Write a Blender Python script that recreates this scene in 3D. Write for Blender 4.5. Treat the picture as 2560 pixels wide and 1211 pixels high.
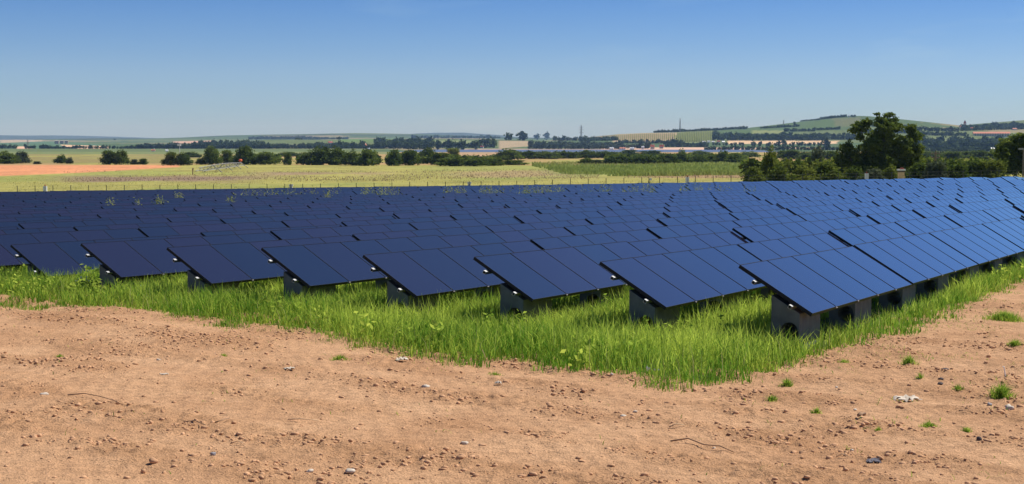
import bpy, bmesh, math, random
import numpy as np
from mathutils import Vector, Euler

scene = bpy.context.scene
for o in list(bpy.data.objects):
    bpy.data.objects.remove(o, do_unlink=True)
COL = scene.collection
R = math.radians
rng = np.random.default_rng(7)
random.seed(7)

# ------------------------------------------------------------------ camera, sky, sun, exposure
FPX, YH, CZ = 3563.0, 345.0, 2.6           # focal length in photo pixels, horizon row, camera height
cam_d = bpy.data.cameras.new('camera'); cam = bpy.data.objects.new('camera', cam_d); COL.objects.link(cam)
cam_d.sensor_width = 36.0; cam_d.lens = FPX / 2560.0 * 36.0
cam_d.clip_start = 0.1; cam_d.clip_end = 60000.0
PITCH = math.atan((605.5 - YH) / FPX)
cam.location = (0, 0, CZ); cam.rotation_euler = (R(90) - PITCH, 0, 0)
scene.camera = cam

SUN_AZ, SUN_EL = R(62), R(53)               # azimuth clockwise from the view direction
world = bpy.data.worlds.new('World'); scene.world = world; world.use_nodes = True
wn = world.node_tree; wn.nodes.clear()
sky = wn.nodes.new('ShaderNodeTexSky'); sky.sky_type = 'NISHITA'; sky.sun_disc = False
sky.sun_elevation = SUN_EL; sky.sun_rotation = SUN_AZ
sky.altitude = 200; sky.air_density = 1.0; sky.dust_density = 0.1; sky.ozone_density = 4.0
tint = wn.nodes.new('ShaderNodeMix'); tint.data_type = 'RGBA'; tint.blend_type = 'MULTIPLY'
tint.inputs['Factor'].default_value = 1.0; tint.inputs['B'].default_value = (0.80, 0.89, 1.06, 1)
bg = wn.nodes.new('ShaderNodeBackground'); bg.inputs['Strength'].default_value = 0.083
wo = wn.nodes.new('ShaderNodeOutputWorld')
# the sky deepens to blue with height, the same all round; faint high streaks
tc = wn.nodes.new('ShaderNodeTexCoord'); sx = wn.nodes.new('ShaderNodeSeparateXYZ'); ramp = wn.nodes.new('ShaderNodeValToRGB')
wn.links.new(tc.outputs['Generated'], sx.inputs[0]); wn.links.new(sx.outputs['Z'], ramp.inputs[0])
re_ = ramp.color_ramp.elements; re_[0].position = 0.0; re_[0].color = (0.50, 0.70, 1.04, 1); re_[1].position = 0.45; re_[1].color = (0.42, 0.49, 0.68, 1)
e_ = re_.new(0.045); e_.color = (0.52, 0.67, 1.0, 1); e_ = re_.new(0.10); e_.color = (0.31, 0.51, 0.90, 1)
mp_ = wn.nodes.new('ShaderNodeMapping'); mp_.inputs['Scale'].default_value = (3, 3, 22); ns = wn.nodes.new('ShaderNodeTexNoise'); ns.inputs['Scale'].default_value = 1.6; ns.inputs['Detail'].default_value = 7; ns.inputs['Roughness'].default_value = 0.55
wn.links.new(tc.outputs['Generated'], mp_.inputs[0]); wn.links.new(mp_.outputs[0], ns.inputs['Vector'])
cr = wn.nodes.new('ShaderNodeMapRange'); cr.inputs[1].default_value = 0.60; cr.inputs[2].default_value = 0.85; cr.inputs[3].default_value = 0.0; cr.inputs[4].default_value = 0.30
wn.links.new(ns.outputs['Fac'], cr.inputs[0])
cm_ = wn.nodes.new('ShaderNodeMix'); cm_.data_type = 'RGBA'; cm_.inputs['B'].default_value = (0.98, 0.99, 1.02, 1)
wn.links.new(cr.outputs[0], cm_.inputs['Factor']); wn.links.new(ramp.outputs[0], cm_.inputs['A'])
wn.links.new(sky.outputs[0], tint.inputs['A']); wn.links.new(cm_.outputs['Result'], tint.inputs['B'])
wn.links.new(tint.outputs['Result'], bg.inputs[0]); wn.links.new(bg.outputs[0], wo.inputs[0])

sun_d = bpy.data.lights.new('sun', 'SUN'); sun_d.energy = 4.6; sun_d.angle = R(0.53); sun_d.color = (1.0, 0.955, 0.88)
sun = bpy.data.objects.new('sun', sun_d); COL.objects.link(sun)
sv = Vector((math.sin(SUN_AZ) * math.cos(SUN_EL), math.cos(SUN_AZ) * math.cos(SUN_EL), math.sin(SUN_EL)))
sun.rotation_euler = sv.to_track_quat('Z', 'Y').to_euler(); sun.location = (20, -10, 60)

scene.view_settings.view_transform = 'Standard'; scene.view_settings.look = 'None'
scene.view_settings.exposure = 0.33; scene.view_settings.gamma = 1.0; scene.view_settings.use_curve_mapping = False
scene.render.engine = 'CYCLES'
scene.cycles.volume_max_steps = 64; scene.cycles.volume_bounces = 0

# ------------------------------------------------------------------ helpers
def smooth(t):
    t = np.clip(t, 0, 1); return t * t * (3 - 2 * t)

def vnoise(x, y, seed=0):
    x = np.asarray(x, float); y = np.asarray(y, float)
    xi = np.floor(x).astype(np.int64); yi = np.floor(y).astype(np.int64)
    fx = smooth(x - xi); fy = smooth(y - yi)
    def h(a, b):
        n = (a * 374761393 + b * 668265263 + seed * 974634541) & 0x7fffffff
        n = ((n ^ (n >> 13)) * 1274126177) & 0x7fffffff
        n = n ^ (n >> 16)
        return (n & 0xffff) / 65535.0
    a = h(xi, yi); b = h(xi + 1, yi); c = h(xi, yi + 1); d = h(xi + 1, yi + 1)
    return (a + (b - a) * fx) * (1 - fy) + (c + (d - c) * fx) * fy

def fbm(x, y, seed=0, n=4):
    s = 0; a = 0.5; t = 0
    for k in range(n):
        s = s + a * vnoise(x * 2 ** k, y * 2 ** k, seed + k * 17); t += a; a *= 0.5
    return s / t

def mesh_np(name, V, F, attrs=None, smooth_shade=False):
    """V (n,3), F (m,3|4) ints -> mesh; attrs: name -> per-vertex floats or (n,3) colours"""
    V = np.asarray(V, np.float32); F = np.asarray(F, np.int32)
    k = F.shape[1]; me = bpy.data.meshes.new(name)
    me.vertices.add(len(V)); me.vertices.foreach_set('co', V.ravel())
    me.loops.add(F.size); me.loops.foreach_set('vertex_index', F.ravel())
    me.polygons.add(len(F)); me.polygons.foreach_set('loop_start', np.arange(0, F.size, k, dtype=np.int32))
    if smooth_shade: me.polygons.foreach_set('use_smooth', np.ones(len(F), bool))
    for n, a in (attrs or {}).items():
        a = np.asarray(a, np.float32)
        if a.ndim == 1:
            at = me.attributes.new(n, 'FLOAT', 'POINT'); at.data.foreach_set('value', a)
        else:
            at = me.attributes.new(n, 'FLOAT_COLOR', 'POINT')
            at.data.foreach_set('color', np.hstack([a, np.ones((len(a), 1), np.float32)]).astype(np.float32).ravel())
    me.update(calc_edges=True); me.validate()
    return me

def obj(name, me, mat=None, parent=None, loc=None, rot=None, scale=None):
    o = bpy.data.objects.new(name, me); COL.objects.link(o)
    if mat is not None and me is not None and len(me.materials) == 0:
        for m in (mat if isinstance(mat, (list, tuple)) else [mat]): me.materials.append(m)
    if parent is not None: o.parent = parent
    if loc is not None: o.location = loc
    if rot is not None: o.rotation_euler = rot
    if scale is not None: o.scale = scale
    return o

def tag(o, label=None, cat=None, group=None, kind=None):
    if label: o['label'] = label
    if cat: o['category'] = cat
    if group: o['group'] = group
    if kind: o['kind'] = kind
    return o

def empty(name, loc, rot=(0, 0, 0)):
    o = bpy.data.objects.new(name, None); COL.objects.link(o); o.location = loc; o.rotation_euler = rot
    o.empty_display_size = 0.2
    return o

BOXF = np.array([[0, 3, 2, 1], [4, 5, 6, 7], [0, 1, 5, 4], [1, 2, 6, 5], [2, 3, 7, 6], [3, 0, 4, 7]])
class MB:
    """collects quads / tris into one mesh"""
    def __init__(s): s.V = []; s.F = []; s.n = 0
    def raw(s, V, F):
        V = [tuple(v) for v in V]; s.V += V; s.F += [tuple(int(i) + s.n for i in f) for f in F]; s.n += len(V)
    def box(s, x0, x1, y0, y1, z0, z1):
        s.raw([(x0, y0, z0), (x1, y0, z0), (x1, y1, z0), (x0, y1, z0), (x0, y0, z1), (x1, y0, z1), (x1, y1, z1), (x0, y1, z1)], BOXF)
    def tube(s, P, rad, n=6, cap=True):
        P = [Vector(p) for p in P]
        if not isinstance(rad, (list, tuple)): rad = [rad] * len(P)
        V = []; F = []
        for i, p in enumerate(P):
            t = (P[min(i + 1, len(P) - 1)] - P[max(i - 1, 0)]).normalized()
            u = t.cross(Vector((0.3, 0.9, 0.2)) if abs(t.y) < 0.9 else Vector((1, 0, 0))).normalized(); w = t.cross(u)
            for k in range(n):
                a = 2 * math.pi * k / n; V.append(p + (u * math.cos(a) + w * math.sin(a)) * rad[i])
        for i in range(len(P) - 1):
            for k in range(n):
                F.append((i * n + k, i * n + (k + 1) % n, (i + 1) * n + (k + 1) % n, (i + 1) * n + k))
        if cap: F.append(tuple(range(n))[::-1]); F.append(tuple(range((len(P) - 1) * n, len(P) * n)))
        s.raw(V, F)
    def mesh(s, name, sm=False):
        me = bpy.data.meshes.new(name); me.from_pydata(s.V, [], s.F); me.update()
        if sm: me.polygons.foreach_set('use_smooth', np.ones(len(me.polygons), bool))
        return me

ICO = None
def ico(sub=1):
    bm = bmesh.new(); bmesh.ops.create_icosphere(bm, subdivisions=sub, radius=1)
    V = np.array([v.co[:] for v in bm.verts]); bm.verts.index_update(); F = np.array([[v.index for v in f.verts] for f in bm.faces]); bm.free()
    return V, F

# ------------------------------------------------------------------ materials
def nodes(name):
    m = bpy.data.materials.new(name); m.use_nodes = True; nt = m.node_tree
    b = nt.nodes['Principled BSDF']; return m, nt, b

def mat_plain(name, col, rough=0.6, metal=0.0, var=0.15, scale=6.0, bump=0.0, spec=0.5):
    m, nt, b = nodes(name)
    b.inputs['Roughness'].default_value = rough; b.inputs['Metallic'].default_value = metal
    b.inputs['Specular IOR Level'].default_value = spec
    tc = nt.nodes.new('ShaderNodeTexCoord'); n = nt.nodes.new('ShaderNodeTexNoise')
    n.inputs['Scale'].default_value = scale; n.inputs['Detail'].default_value = 5
    r = nt.nodes.new('ShaderNodeValToRGB'); e = r.color_ramp.elements
    e[0].position = 0.3; e[1].position = 0.7
    e[0].color = (*[c * (1 - var) for c in col], 1); e[1].color = (*[min(1, c * (1 + var)) for c in col], 1)
    nt.links.new(tc.outputs['Object'], n.inputs['Vector']); nt.links.new(n.outputs['Fac'], r.inputs[0]); nt.links.new(r.outputs[0], b.inputs['Base Color'])
    if bump:
        bp = nt.nodes.new('ShaderNodeBump'); bp.inputs['Strength'].default_value = bump; bp.inputs['Distance'].default_value = 0.02
        nt.links.new(n.outputs['Fac'], bp.inputs['Height']); nt.links.new(bp.outputs[0], b.inputs['Normal'])
    return m

def mat_leaf(name, dark, light, trans=0.35, rand=0.0):
    """foliage: colour from the per-leaf 'tint' value, part of the light passes through"""
    m = bpy.data.materials.new(name); m.use_nodes = True; nt = m.node_tree; nt.nodes.clear()
    a = nt.nodes.new('ShaderNodeAttribute'); a.attribute_name = 'tint'
    r = nt.nodes.new('ShaderNodeValToRGB'); e = r.color_ramp.elements
    e[0].color = (*dark, 1); e[1].color = (*light, 1); e[0].position = 0.1; e[1].position = 0.9
    d = nt.nodes.new('ShaderNodeBsdfDiffuse'); t = nt.nodes.new('ShaderNodeBsdfTranslucent'); mx = nt.nodes.new('ShaderNodeMixShader')
    mx.inputs[0].default_value = trans
    out = nt.nodes.new('ShaderNodeOutputMaterial')
    src = a.outputs['Fac']
    if rand:
        oi = nt.nodes.new('ShaderNodeObjectInfo'); mm = nt.nodes.new('ShaderNodeMath'); mm.operation = 'MULTIPLY_ADD'
        mm.inputs[1].default_value = rand; nt.links.new(oi.outputs['Random'], mm.inputs[0]); nt.links.new(src, mm.inputs[2])
        sb = nt.nodes.new('ShaderNodeMath'); sb.operation = 'SUBTRACT'; sb.inputs[1].default_value = rand / 2
        nt.links.new(mm.outputs[0], sb.inputs[0]); src = sb.outputs[0]
    nt.links.new(src, r.inputs[0])
    nt.links.new(r.outputs[0], d.inputs[0]); nt.links.new(r.outputs[0], t.inputs[0])
    nt.links.new(d.outputs[0], mx.inputs[1]); nt.links.new(t.outputs[0], mx.inputs[2]); nt.links.new(mx.outputs[0], out.inputs[0])
    return m

def mat_land(name):
    """land cover colour from the mesh, broken up by fine noise"""
    m, nt, b = nodes(name); b.inputs['Roughness'].default_value = 0.95; b.inputs['Specular IOR Level'].default_value = 0.1
    a = nt.nodes.new('ShaderNodeAttribute'); a.attribute_name = 'cover'
    g = nt.nodes.new('ShaderNodeNewGeometry')
    mp = nt.nodes.new('ShaderNodeMapping'); mp.inputs['Scale'].default_value = (1, 0.45, 1)
    nt.links.new(g.outputs['Position'], mp.inputs['Vector'])
    cur = a.outputs['Color']
    for sc, lo, hi in ((0.9, 0.72, 1.28), (0.12, 0.8, 1.2)):
        n = nt.nodes.new('ShaderNodeTexNoise'); n.inputs['Scale'].default_value = sc; n.inputs['Detail'].default_value = 6; n.inputs['Roughness'].default_value = 0.7
        nt.links.new(mp.outputs[0], n.inputs['Vector'])
        mr = nt.nodes.new('ShaderNodeMapRange'); mr.inputs[1].default_value = 0.3; mr.inputs[2].default_value = 0.7; mr.inputs[3].default_value = lo; mr.inputs[4].default_value = hi
        nt.links.new(n.outputs['Fac'], mr.inputs[0])
        mx = nt.nodes.new('ShaderNodeMix'); mx.data_type = 'RGBA'; mx.blend_type = 'MULTIPLY'; mx.inputs['Factor'].default_value = 1
        nt.links.new(cur, mx.inputs['A']); nt.links.new(mr.outputs[0], mx.inputs['B']); cur = mx.outputs['Result']
    nt.links.new(cur, b.inputs['Base Color'])
    return m

def mat_dirt(name):
    m, nt, b = nodes(name); b.inputs['Roughness'].default_value = 0.95; b.inputs['Specular IOR Level'].default_value = 0.1
    g = nt.nodes.new('ShaderNodeNewGeometry')
    def noise(sc, det=6, ro=0.6):
        n = nt.nodes.new('ShaderNodeTexNoise'); n.inputs['Scale'].default_value = sc; n.inputs['Detail'].default_value = det; n.inputs['Roughness'].default_value = ro
        nt.links.new(g.outputs['Position'], n.inputs['Vector']); return n
    n1 = noise(0.7, 4); n2 = noise(9, 6, 0.7); n3 = noise(55, 3, 0.6)
    r1 = nt.nodes.new('ShaderNodeValToRGB'); e = r1.color_ramp.elements
    e[0].position = 0.3; e[0].color = (0.485, 0.268, 0.138, 1); e[1].position = 0.72; e[1].color = (0.63, 0.378, 0.208, 1)
    nt.links.new(n1.outputs['Fac'], r1.inputs[0])
    ta = nt.nodes.new('ShaderNodeAttribute'); ta.attribute_name = 'turned'; tm_ = nt.nodes.new('ShaderNodeMix'); tm_.data_type = 'RGBA'; tm_.inputs['B'].default_value = (0.36, 0.19, 0.092, 1)
    tq = nt.nodes.new('ShaderNodeMath'); tq.operation = 'MULTIPLY'; tq.inputs[1].default_value = 0.6; nt.links.new(ta.outputs['Fac'], tq.inputs[0])
    nt.links.new(tq.outputs[0], tm_.inputs['Factor']); nt.links.new(r1.outputs[0], tm_.inputs['A']); cur = tm_.outputs['Result']
    for n, lo, hi in ((n2, 0.80, 1.2), (n3, 0.82, 1.18)):
        mr = nt.nodes.new('ShaderNodeMapRange'); mr.inputs[1].default_value = 0.3; mr.inputs[2].default_value = 0.7; mr.inputs[3].default_value = lo; mr.inputs[4].default_value = hi
        nt.links.new(n.outputs['Fac'], mr.inputs[0])
        mx = nt.nodes.new('ShaderNodeMix'); mx.data_type = 'RGBA'; mx.blend_type = 'MULTIPLY'; mx.inputs['Factor'].default_value = 1
        nt.links.new(cur, mx.inputs['A']); nt.links.new(mr.outputs[0], mx.inputs['B']); cur = mx.outputs['Result']
    nt.links.new(cur, b.inputs['Base Color'])
    bp = nt.nodes.new('ShaderNodeBump'); bp.inputs['Strength'].default_value = 1.0; bp.inputs['Distance'].default_value = 0.05
    nt.links.new(n2.outputs['Fac'], bp.inputs['Height'])
    bp2 = nt.nodes.new('ShaderNodeBump'); bp2.inputs['Strength'].default_value = 1.0; bp2.inputs['Distance'].default_value = 0.014
    nt.links.new(n3.outputs['Fac'], bp2.inputs['Height']); nt.links.new(bp.outputs[0], bp2.inputs['Normal']); nt.links.new(bp2.outputs[0], b.inputs['Normal'])
    return m

def mat_glass(name):
    """dark thin-film photovoltaic glass; each module differs a little"""
    m, nt, b = nodes(name)
    oi = nt.nodes.new('ShaderNodeObjectInfo'); r = nt.nodes.new('ShaderNodeValToRGB'); e = r.color_ramp.elements
    e[0].color = (0.008, 0.013, 0.027, 1); e[1].color = (0.016, 0.012, 0.026, 1)
    nt.links.new(oi.outputs['Random'], r.inputs[0])
    tc = nt.nodes.new('ShaderNodeTexCoord'); n = nt.nodes.new('ShaderNodeTexNoise'); n.inputs['Scale'].default_value = 2.3; n.inputs['Detail'].default_value = 4
    nt.links.new(tc.outputs['Object'], n.inputs['Vector'])
    mr = nt.nodes.new('ShaderNodeMapRange'); mr.inputs[3].default_value = 0.07; mr.inputs[4].default_value = 0.16
    nt.links.new(n.outputs['Fac'], mr.inputs[0]); nt.links.new(mr.outputs[0], b.inputs['Roughness'])
    nt.links.new(r.outputs[0], b.inputs['Base Color']); b.inputs['IOR'].default_value = 1.6; b.inputs['Coat Weight'].default_value = 1.0; b.inputs['Coat IOR'].default_value = 1.55; b.inputs['Coat Roughness'].default_value = 0.06
    b.inputs['Specular IOR Level'].default_value = 0.5
    return m

M = {
 'glass': mat_glass('thin_film_glass'),
 'frame': mat_plain('black_frame', (0.008, 0.009, 0.014), 0.5, 0.0, 0.2, spec=0.25),
 'alu': mat_plain('aluminium', (0.48, 0.49, 0.50), 0.45, 1.0, 0.06),
 'concrete': mat_plain('concrete', (0.13, 0.133, 0.13), 0.9, 0, 0.25, 5, 0.4),
 'land': mat_land('land_cover'), 'dirt': mat_dirt('reddish_soil'),
 'clod': mat_plain('soil_clod', (0.55, 0.318, 0.175), 0.95, 0, 0.25, 12, 0.6, 0.1),
 'grass': mat_leaf('grass_blade', (0.10, 0.25, 0.022), (0.60, 0.71, 0.11), 0.52),
 'stalk': mat_leaf('dry_stalk', (0.30, 0.36, 0.09), (0.60, 0.57, 0.24), 0.4),
 'leaf_tree': mat_leaf('leaf_tree', (0.055, 0.095, 0.016), (0.25, 0.30, 0.055), 0.5),
 'weed': mat_leaf('weed_leaf', (0.10, 0.16, 0.03), (0.45, 0.46, 0.16), 0.4),
 'leaf': mat_leaf('leaf_dark', (0.038, 0.070, 0.013), (0.19, 0.245, 0.045), 0.45, 0.3),
 'leaf_y': mat_leaf('leaf_yellowish', (0.07, 0.11, 0.017), (0.27, 0.30, 0.055), 0.45, 0.3),
 'leaf_g': mat_leaf('leaf_greyish', (0.06, 0.085, 0.045), (0.17, 0.19, 0.10), 0.25, 0.25),
 'leaf_far': mat_leaf('leaf_far', (0.026, 0.05, 0.016), (0.11, 0.155, 0.045), 0.3),
 'willow': mat_leaf('leaf_willow', (0.05, 0.075, 0.045), (0.15, 0.18, 0.10), 0.2),
 'bark': mat_plain('bark', (0.13, 0.10, 0.075), 0.9, 0, 0.3, 8, 0.5),
 'meadow': mat_leaf('meadow_grass', (0.30, 0.30, 0.075), (0.52, 0.46, 0.16), 0.5),
 'dryweed': mat_leaf('dry_weed', (0.25, 0.17, 0.115), (0.42, 0.31, 0.20), 0.45),
 'reed': mat_leaf('reed_leaf', (0.19, 0.245, 0.06), (0.32, 0.36, 0.10), 0.5),
 'white': mat_plain('white_paint', (0.8, 0.8, 0.78), 0.5, 0, 0.05),
 'post': mat_plain('green_post', (0.05, 0.055, 0.035), 0.6, 0, 0.2),
 'wood': mat_plain('weathered_wood', (0.20, 0.16, 0.12), 0.85, 0, 0.3, 9, 0.3),
 'straw': mat_plain('dry_straw', (0.62, 0.44, 0.25), 0.8, 0, 0.2),
 'twig': mat_plain('dry_twig', (0.30, 0.18, 0.10), 0.9, 0, 0.4, 12),
 'stone_w': mat_plain('pale_stone', (0.56, 0.48, 0.38), 0.85, 0, 0.12, 20, 0.3),
 'stone_g': mat_plain('grey_stone', (0.30, 0.28, 0.28), 0.85, 0, 0.25, 20, 0.3),
 'stone_d': mat_plain('dark_stone', (0.085, 0.065, 0.06), 0.9, 0, 0.3, 20, 0.3),
 'roof_red': mat_plain('red_tiles', (0.42, 0.09, 0.05), 0.8, 0, 0.2),
 'roof_orange': mat_plain('orange_tiles', (0.55, 0.2, 0.11), 0.8, 0, 0.2),
 'cream': mat_plain('cream_plaster', (0.72, 0.62, 0.48), 0.9, 0, 0.08),
 'pink': mat_plain('pink_plaster', (0.62, 0.42, 0.34), 0.9, 0, 0.08),
 'pane': mat_plain('window_pane', (0.06, 0.07, 0.09), 0.15, 0, 0.1),
 'steel': mat_plain('galvanised_steel', (0.27, 0.27, 0.26), 0.7, 0.0, 0.1),
 'orange': mat_plain('orange_paint', (0.75, 0.13, 0.03), 0.6, 0, 0.1),
 'rag': mat_plain('grey_rag', (0.13, 0.12, 0.14), 0.9, 0, 0.3, 30),
 'sand': mat_plain('sand', (0.55, 0.38, 0.27), 0.95, 0, 0.2, 1),
}
mw, nt, b = nodes('lake_water'); M['water'] = mw
b.inputs['Base Color'].default_value = (0.10, 0.135, 0.22, 1); b.inputs['Roughness'].default_value = 0.7; b.inputs['Specular IOR Level'].default_value = 0.1; b.inputs['IOR'].default_value = 1.33
n = nt.nodes.new('ShaderNodeTexNoise'); n.inputs['Scale'].default_value = 0.4; g = nt.nodes.new('ShaderNodeNewGeometry'); nt.links.new(g.outputs['Position'], n.inputs['Vector'])
bp = nt.nodes.new('ShaderNodeBump'); bp.inputs['Strength'].default_value = 0.3; nt.links.new(n.outputs['Fac'], bp.inputs['Height']); nt.links.new(bp.outputs[0], b.inputs['Normal'])

# ------------------------------------------------------------------ terrain
S = 1.1                                      # metres per module length
def Ttop(X, Y):
    """height of the upper panel edges over the array, in module lengths (relative to the camera)"""
    g = np.where(Y < 75, 0.0222 * Y, 0.0222 * 75 + 0.0135 * (Y - 75)) + 0.0035 * np.maximum(Y - 93, 0) ** 1.9      # falls away behind a low crest
    return -1.18 - g + 0.006 * X + np.clip((Y - 60) / 40, 0, 1) * (0.008 + 0.004 * np.clip(X / 30, 0, 1)) * X
PROF_Y = [0, 112, 150, 250, 420, 600, 800, 1200, 1440, 1500, 1780, 1830, 2000, 5200, 20000]
PROF_Z = [-4.4, -4.55, -5.3, -6.7, -8.2, -9.5, -10.8, -13.3, -14.4, -16.5, -16.5, -14.2, -13.6, -13.0, -13.0]
PROF_Y2 = [0, 112, 150, 250, 420, 600, 800, 1200, 1440, 2000, 5200, 20000]
PROF_Z2 = [-4.4, -4.55, -5.3, -6.7, -8.2, -9.5, -10.8, -13.3, -13.9, -13.6, -13.0, -13.0]
def sky_ridge(pts, Yc):
    p = np.array(pts, float); return (p[:, 0] - 1280) / FPX * Yc, (YH - p[:, 1]) / FPX * Yc
RID = [
 (3000, 1900, 5200, sky_ridge([(600, 362), (1240, 361), (1330, 355), (1400, 351), (1450, 347), (1530, 338), (1560, 335), (1630, 332), (1700, 331), (1800, 327), (1870, 322), (1960, 312), (2050, 301), (2110, 292), (2130, 291), (2180, 296), (2250, 304), (2330, 313), (2400, 320), (2450, 319), (2500, 313), (2560, 303), (2700, 292), (3300, 286)], 3000)),
 (2650, 1900, 4200, sky_ridge([(300, 364), (520, 362), (620, 354), (680, 350), (800, 350), (900, 349), (1100, 348), (1240, 350), (1330, 351), (1420, 356), (1500, 362)], 2650)),
 (6500, 4200, 9000, sky_ridge([(-900, 354), (0, 353), (120, 350), (180, 348.5), (240, 347), (300, 346), (370, 348), (450, 346), (520, 343.5), (600, 339), (640, 338), (750, 336), (850, 334), (900, 333), (1000, 335), (1060, 336), (1150, 339), (1300, 345), (1500, 349), (3500, 349)], 6500)),
 (12000, 9000, 16000, sky_ridge([(-1500, 335), (0, 338.5), (60, 340), (150, 339), (230, 341.5), (300, 347), (700, 350), (980, 348), (1040, 334.5), (1090, 332.5), (1160, 332), (1200, 335), (1250, 338), (1300, 344), (1500, 347), (4000, 347)], 12000)),
]
def Z(X, Y):
    """ground height, camera at CZ"""
    X = np.asarray(X, float); Y = np.asarray(Y, float)
    zf = (Ttop(np.clip(X / S, -80, 80), np.clip(Y / S, -30, 110)) - 0.87 + 0.075 * smooth(-(X / S) / 4.5)) * S
    lk_ = smooth((X + 150) / 60) * smooth((330 - X) / 60)
    zp = np.interp(Y, PROF_Y, PROF_Z) * lk_ + np.interp(Y, PROF_Y2, PROF_Z2) * (1 - lk_) + np.clip(X, -60, 60) * 0.0125 * np.clip((420 - Y) / 300, 0, 1)
    t = smooth((Y - 104) / 40.0)
    z = zf * (1 - t) + zp * t
    for Yc, Ya, Yb, (xs, zs) in RID:
        h = np.interp(X, xs, zs)
        w = np.where(Y < Yc, smooth((Y - Ya) / (Yc - Ya)), smooth((Yb - Y) / (Yb - Yc)))
        z = np.where(Y > 1850, np.maximum(z, -13.8 + (h + 13.8) * w), z)
    far = np.clip((Y - 1900) / 600, 0, 1)
    z = z + far * (fbm(X / 260, Y / 260, 5, 3) - 0.5) * 2.0
    return z + CZ

CP, SP = math.cos(PITCH), math.sin(PITCH)
def ray(px, py):
    v = np.array([(px - 1280) / FPX, 1.0, -(py - 605.5) / FPX])
    return np.array([v[0], v[1] * CP + v[2] * SP, -v[1] * SP + v[2] * CP])
def proj(X, Y, Zw):
    z = np.asarray(Zw) - CZ
    zf = Y * CP - z * SP; yu = z * CP + Y * SP
    return 1280 + FPX * X / zf, 605.5 - FPX * yu / zf
LAKE = -15.0 + CZ
def hit(px, py, y0=6.0, y1=15000.0):
    """where the line of sight through a photo pixel meets the ground"""
    v = ray(px, py); v = v / v[1]
    ts = np.exp(np.linspace(math.log(y0), math.log(y1), 3000))
    zr = CZ + v[2] * ts; zg = Z(v[0] * ts, ts)
    k = np.argmax(zr < zg)
    if not (zr < zg).any(): k = np.argmin(np.abs(zr - zg))
    t = ts[k]; return float(v[0] * t), float(t), float(zg[k])

# edge between soil and grass (photo pixels, turned into a line on the ground by proj())
EDGE = np.array([(-400, 745), (0, 752), (100, 766), (300, 777), (450, 806), (620, 816), (760, 831), (850, 852), (940, 872), (1050, 896), (1200, 912), (1270, 903), (1390, 917), (1480, 931), (1640, 956), (1750, 950), (1900, 936), (2000, 912), (2090, 886), (2190, 842), (2330, 811), (2400, 786), (2480, 742), (2560, 712), (2900, 640)], float)
def edge_d(X, Y, Zw):
    px, py = proj(X, Y, Zw)
    wob = (fbm(X * 1.3, Y * 1.3, 3, 3) - 0.5) * 38 + (fbm(X * 5, Y * 5, 4, 2) - 0.5) * 26
    return np.interp(px, EDGE[:, 0], EDGE[:, 1]) - py + wob + 8      # > 0 : grass side

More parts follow.
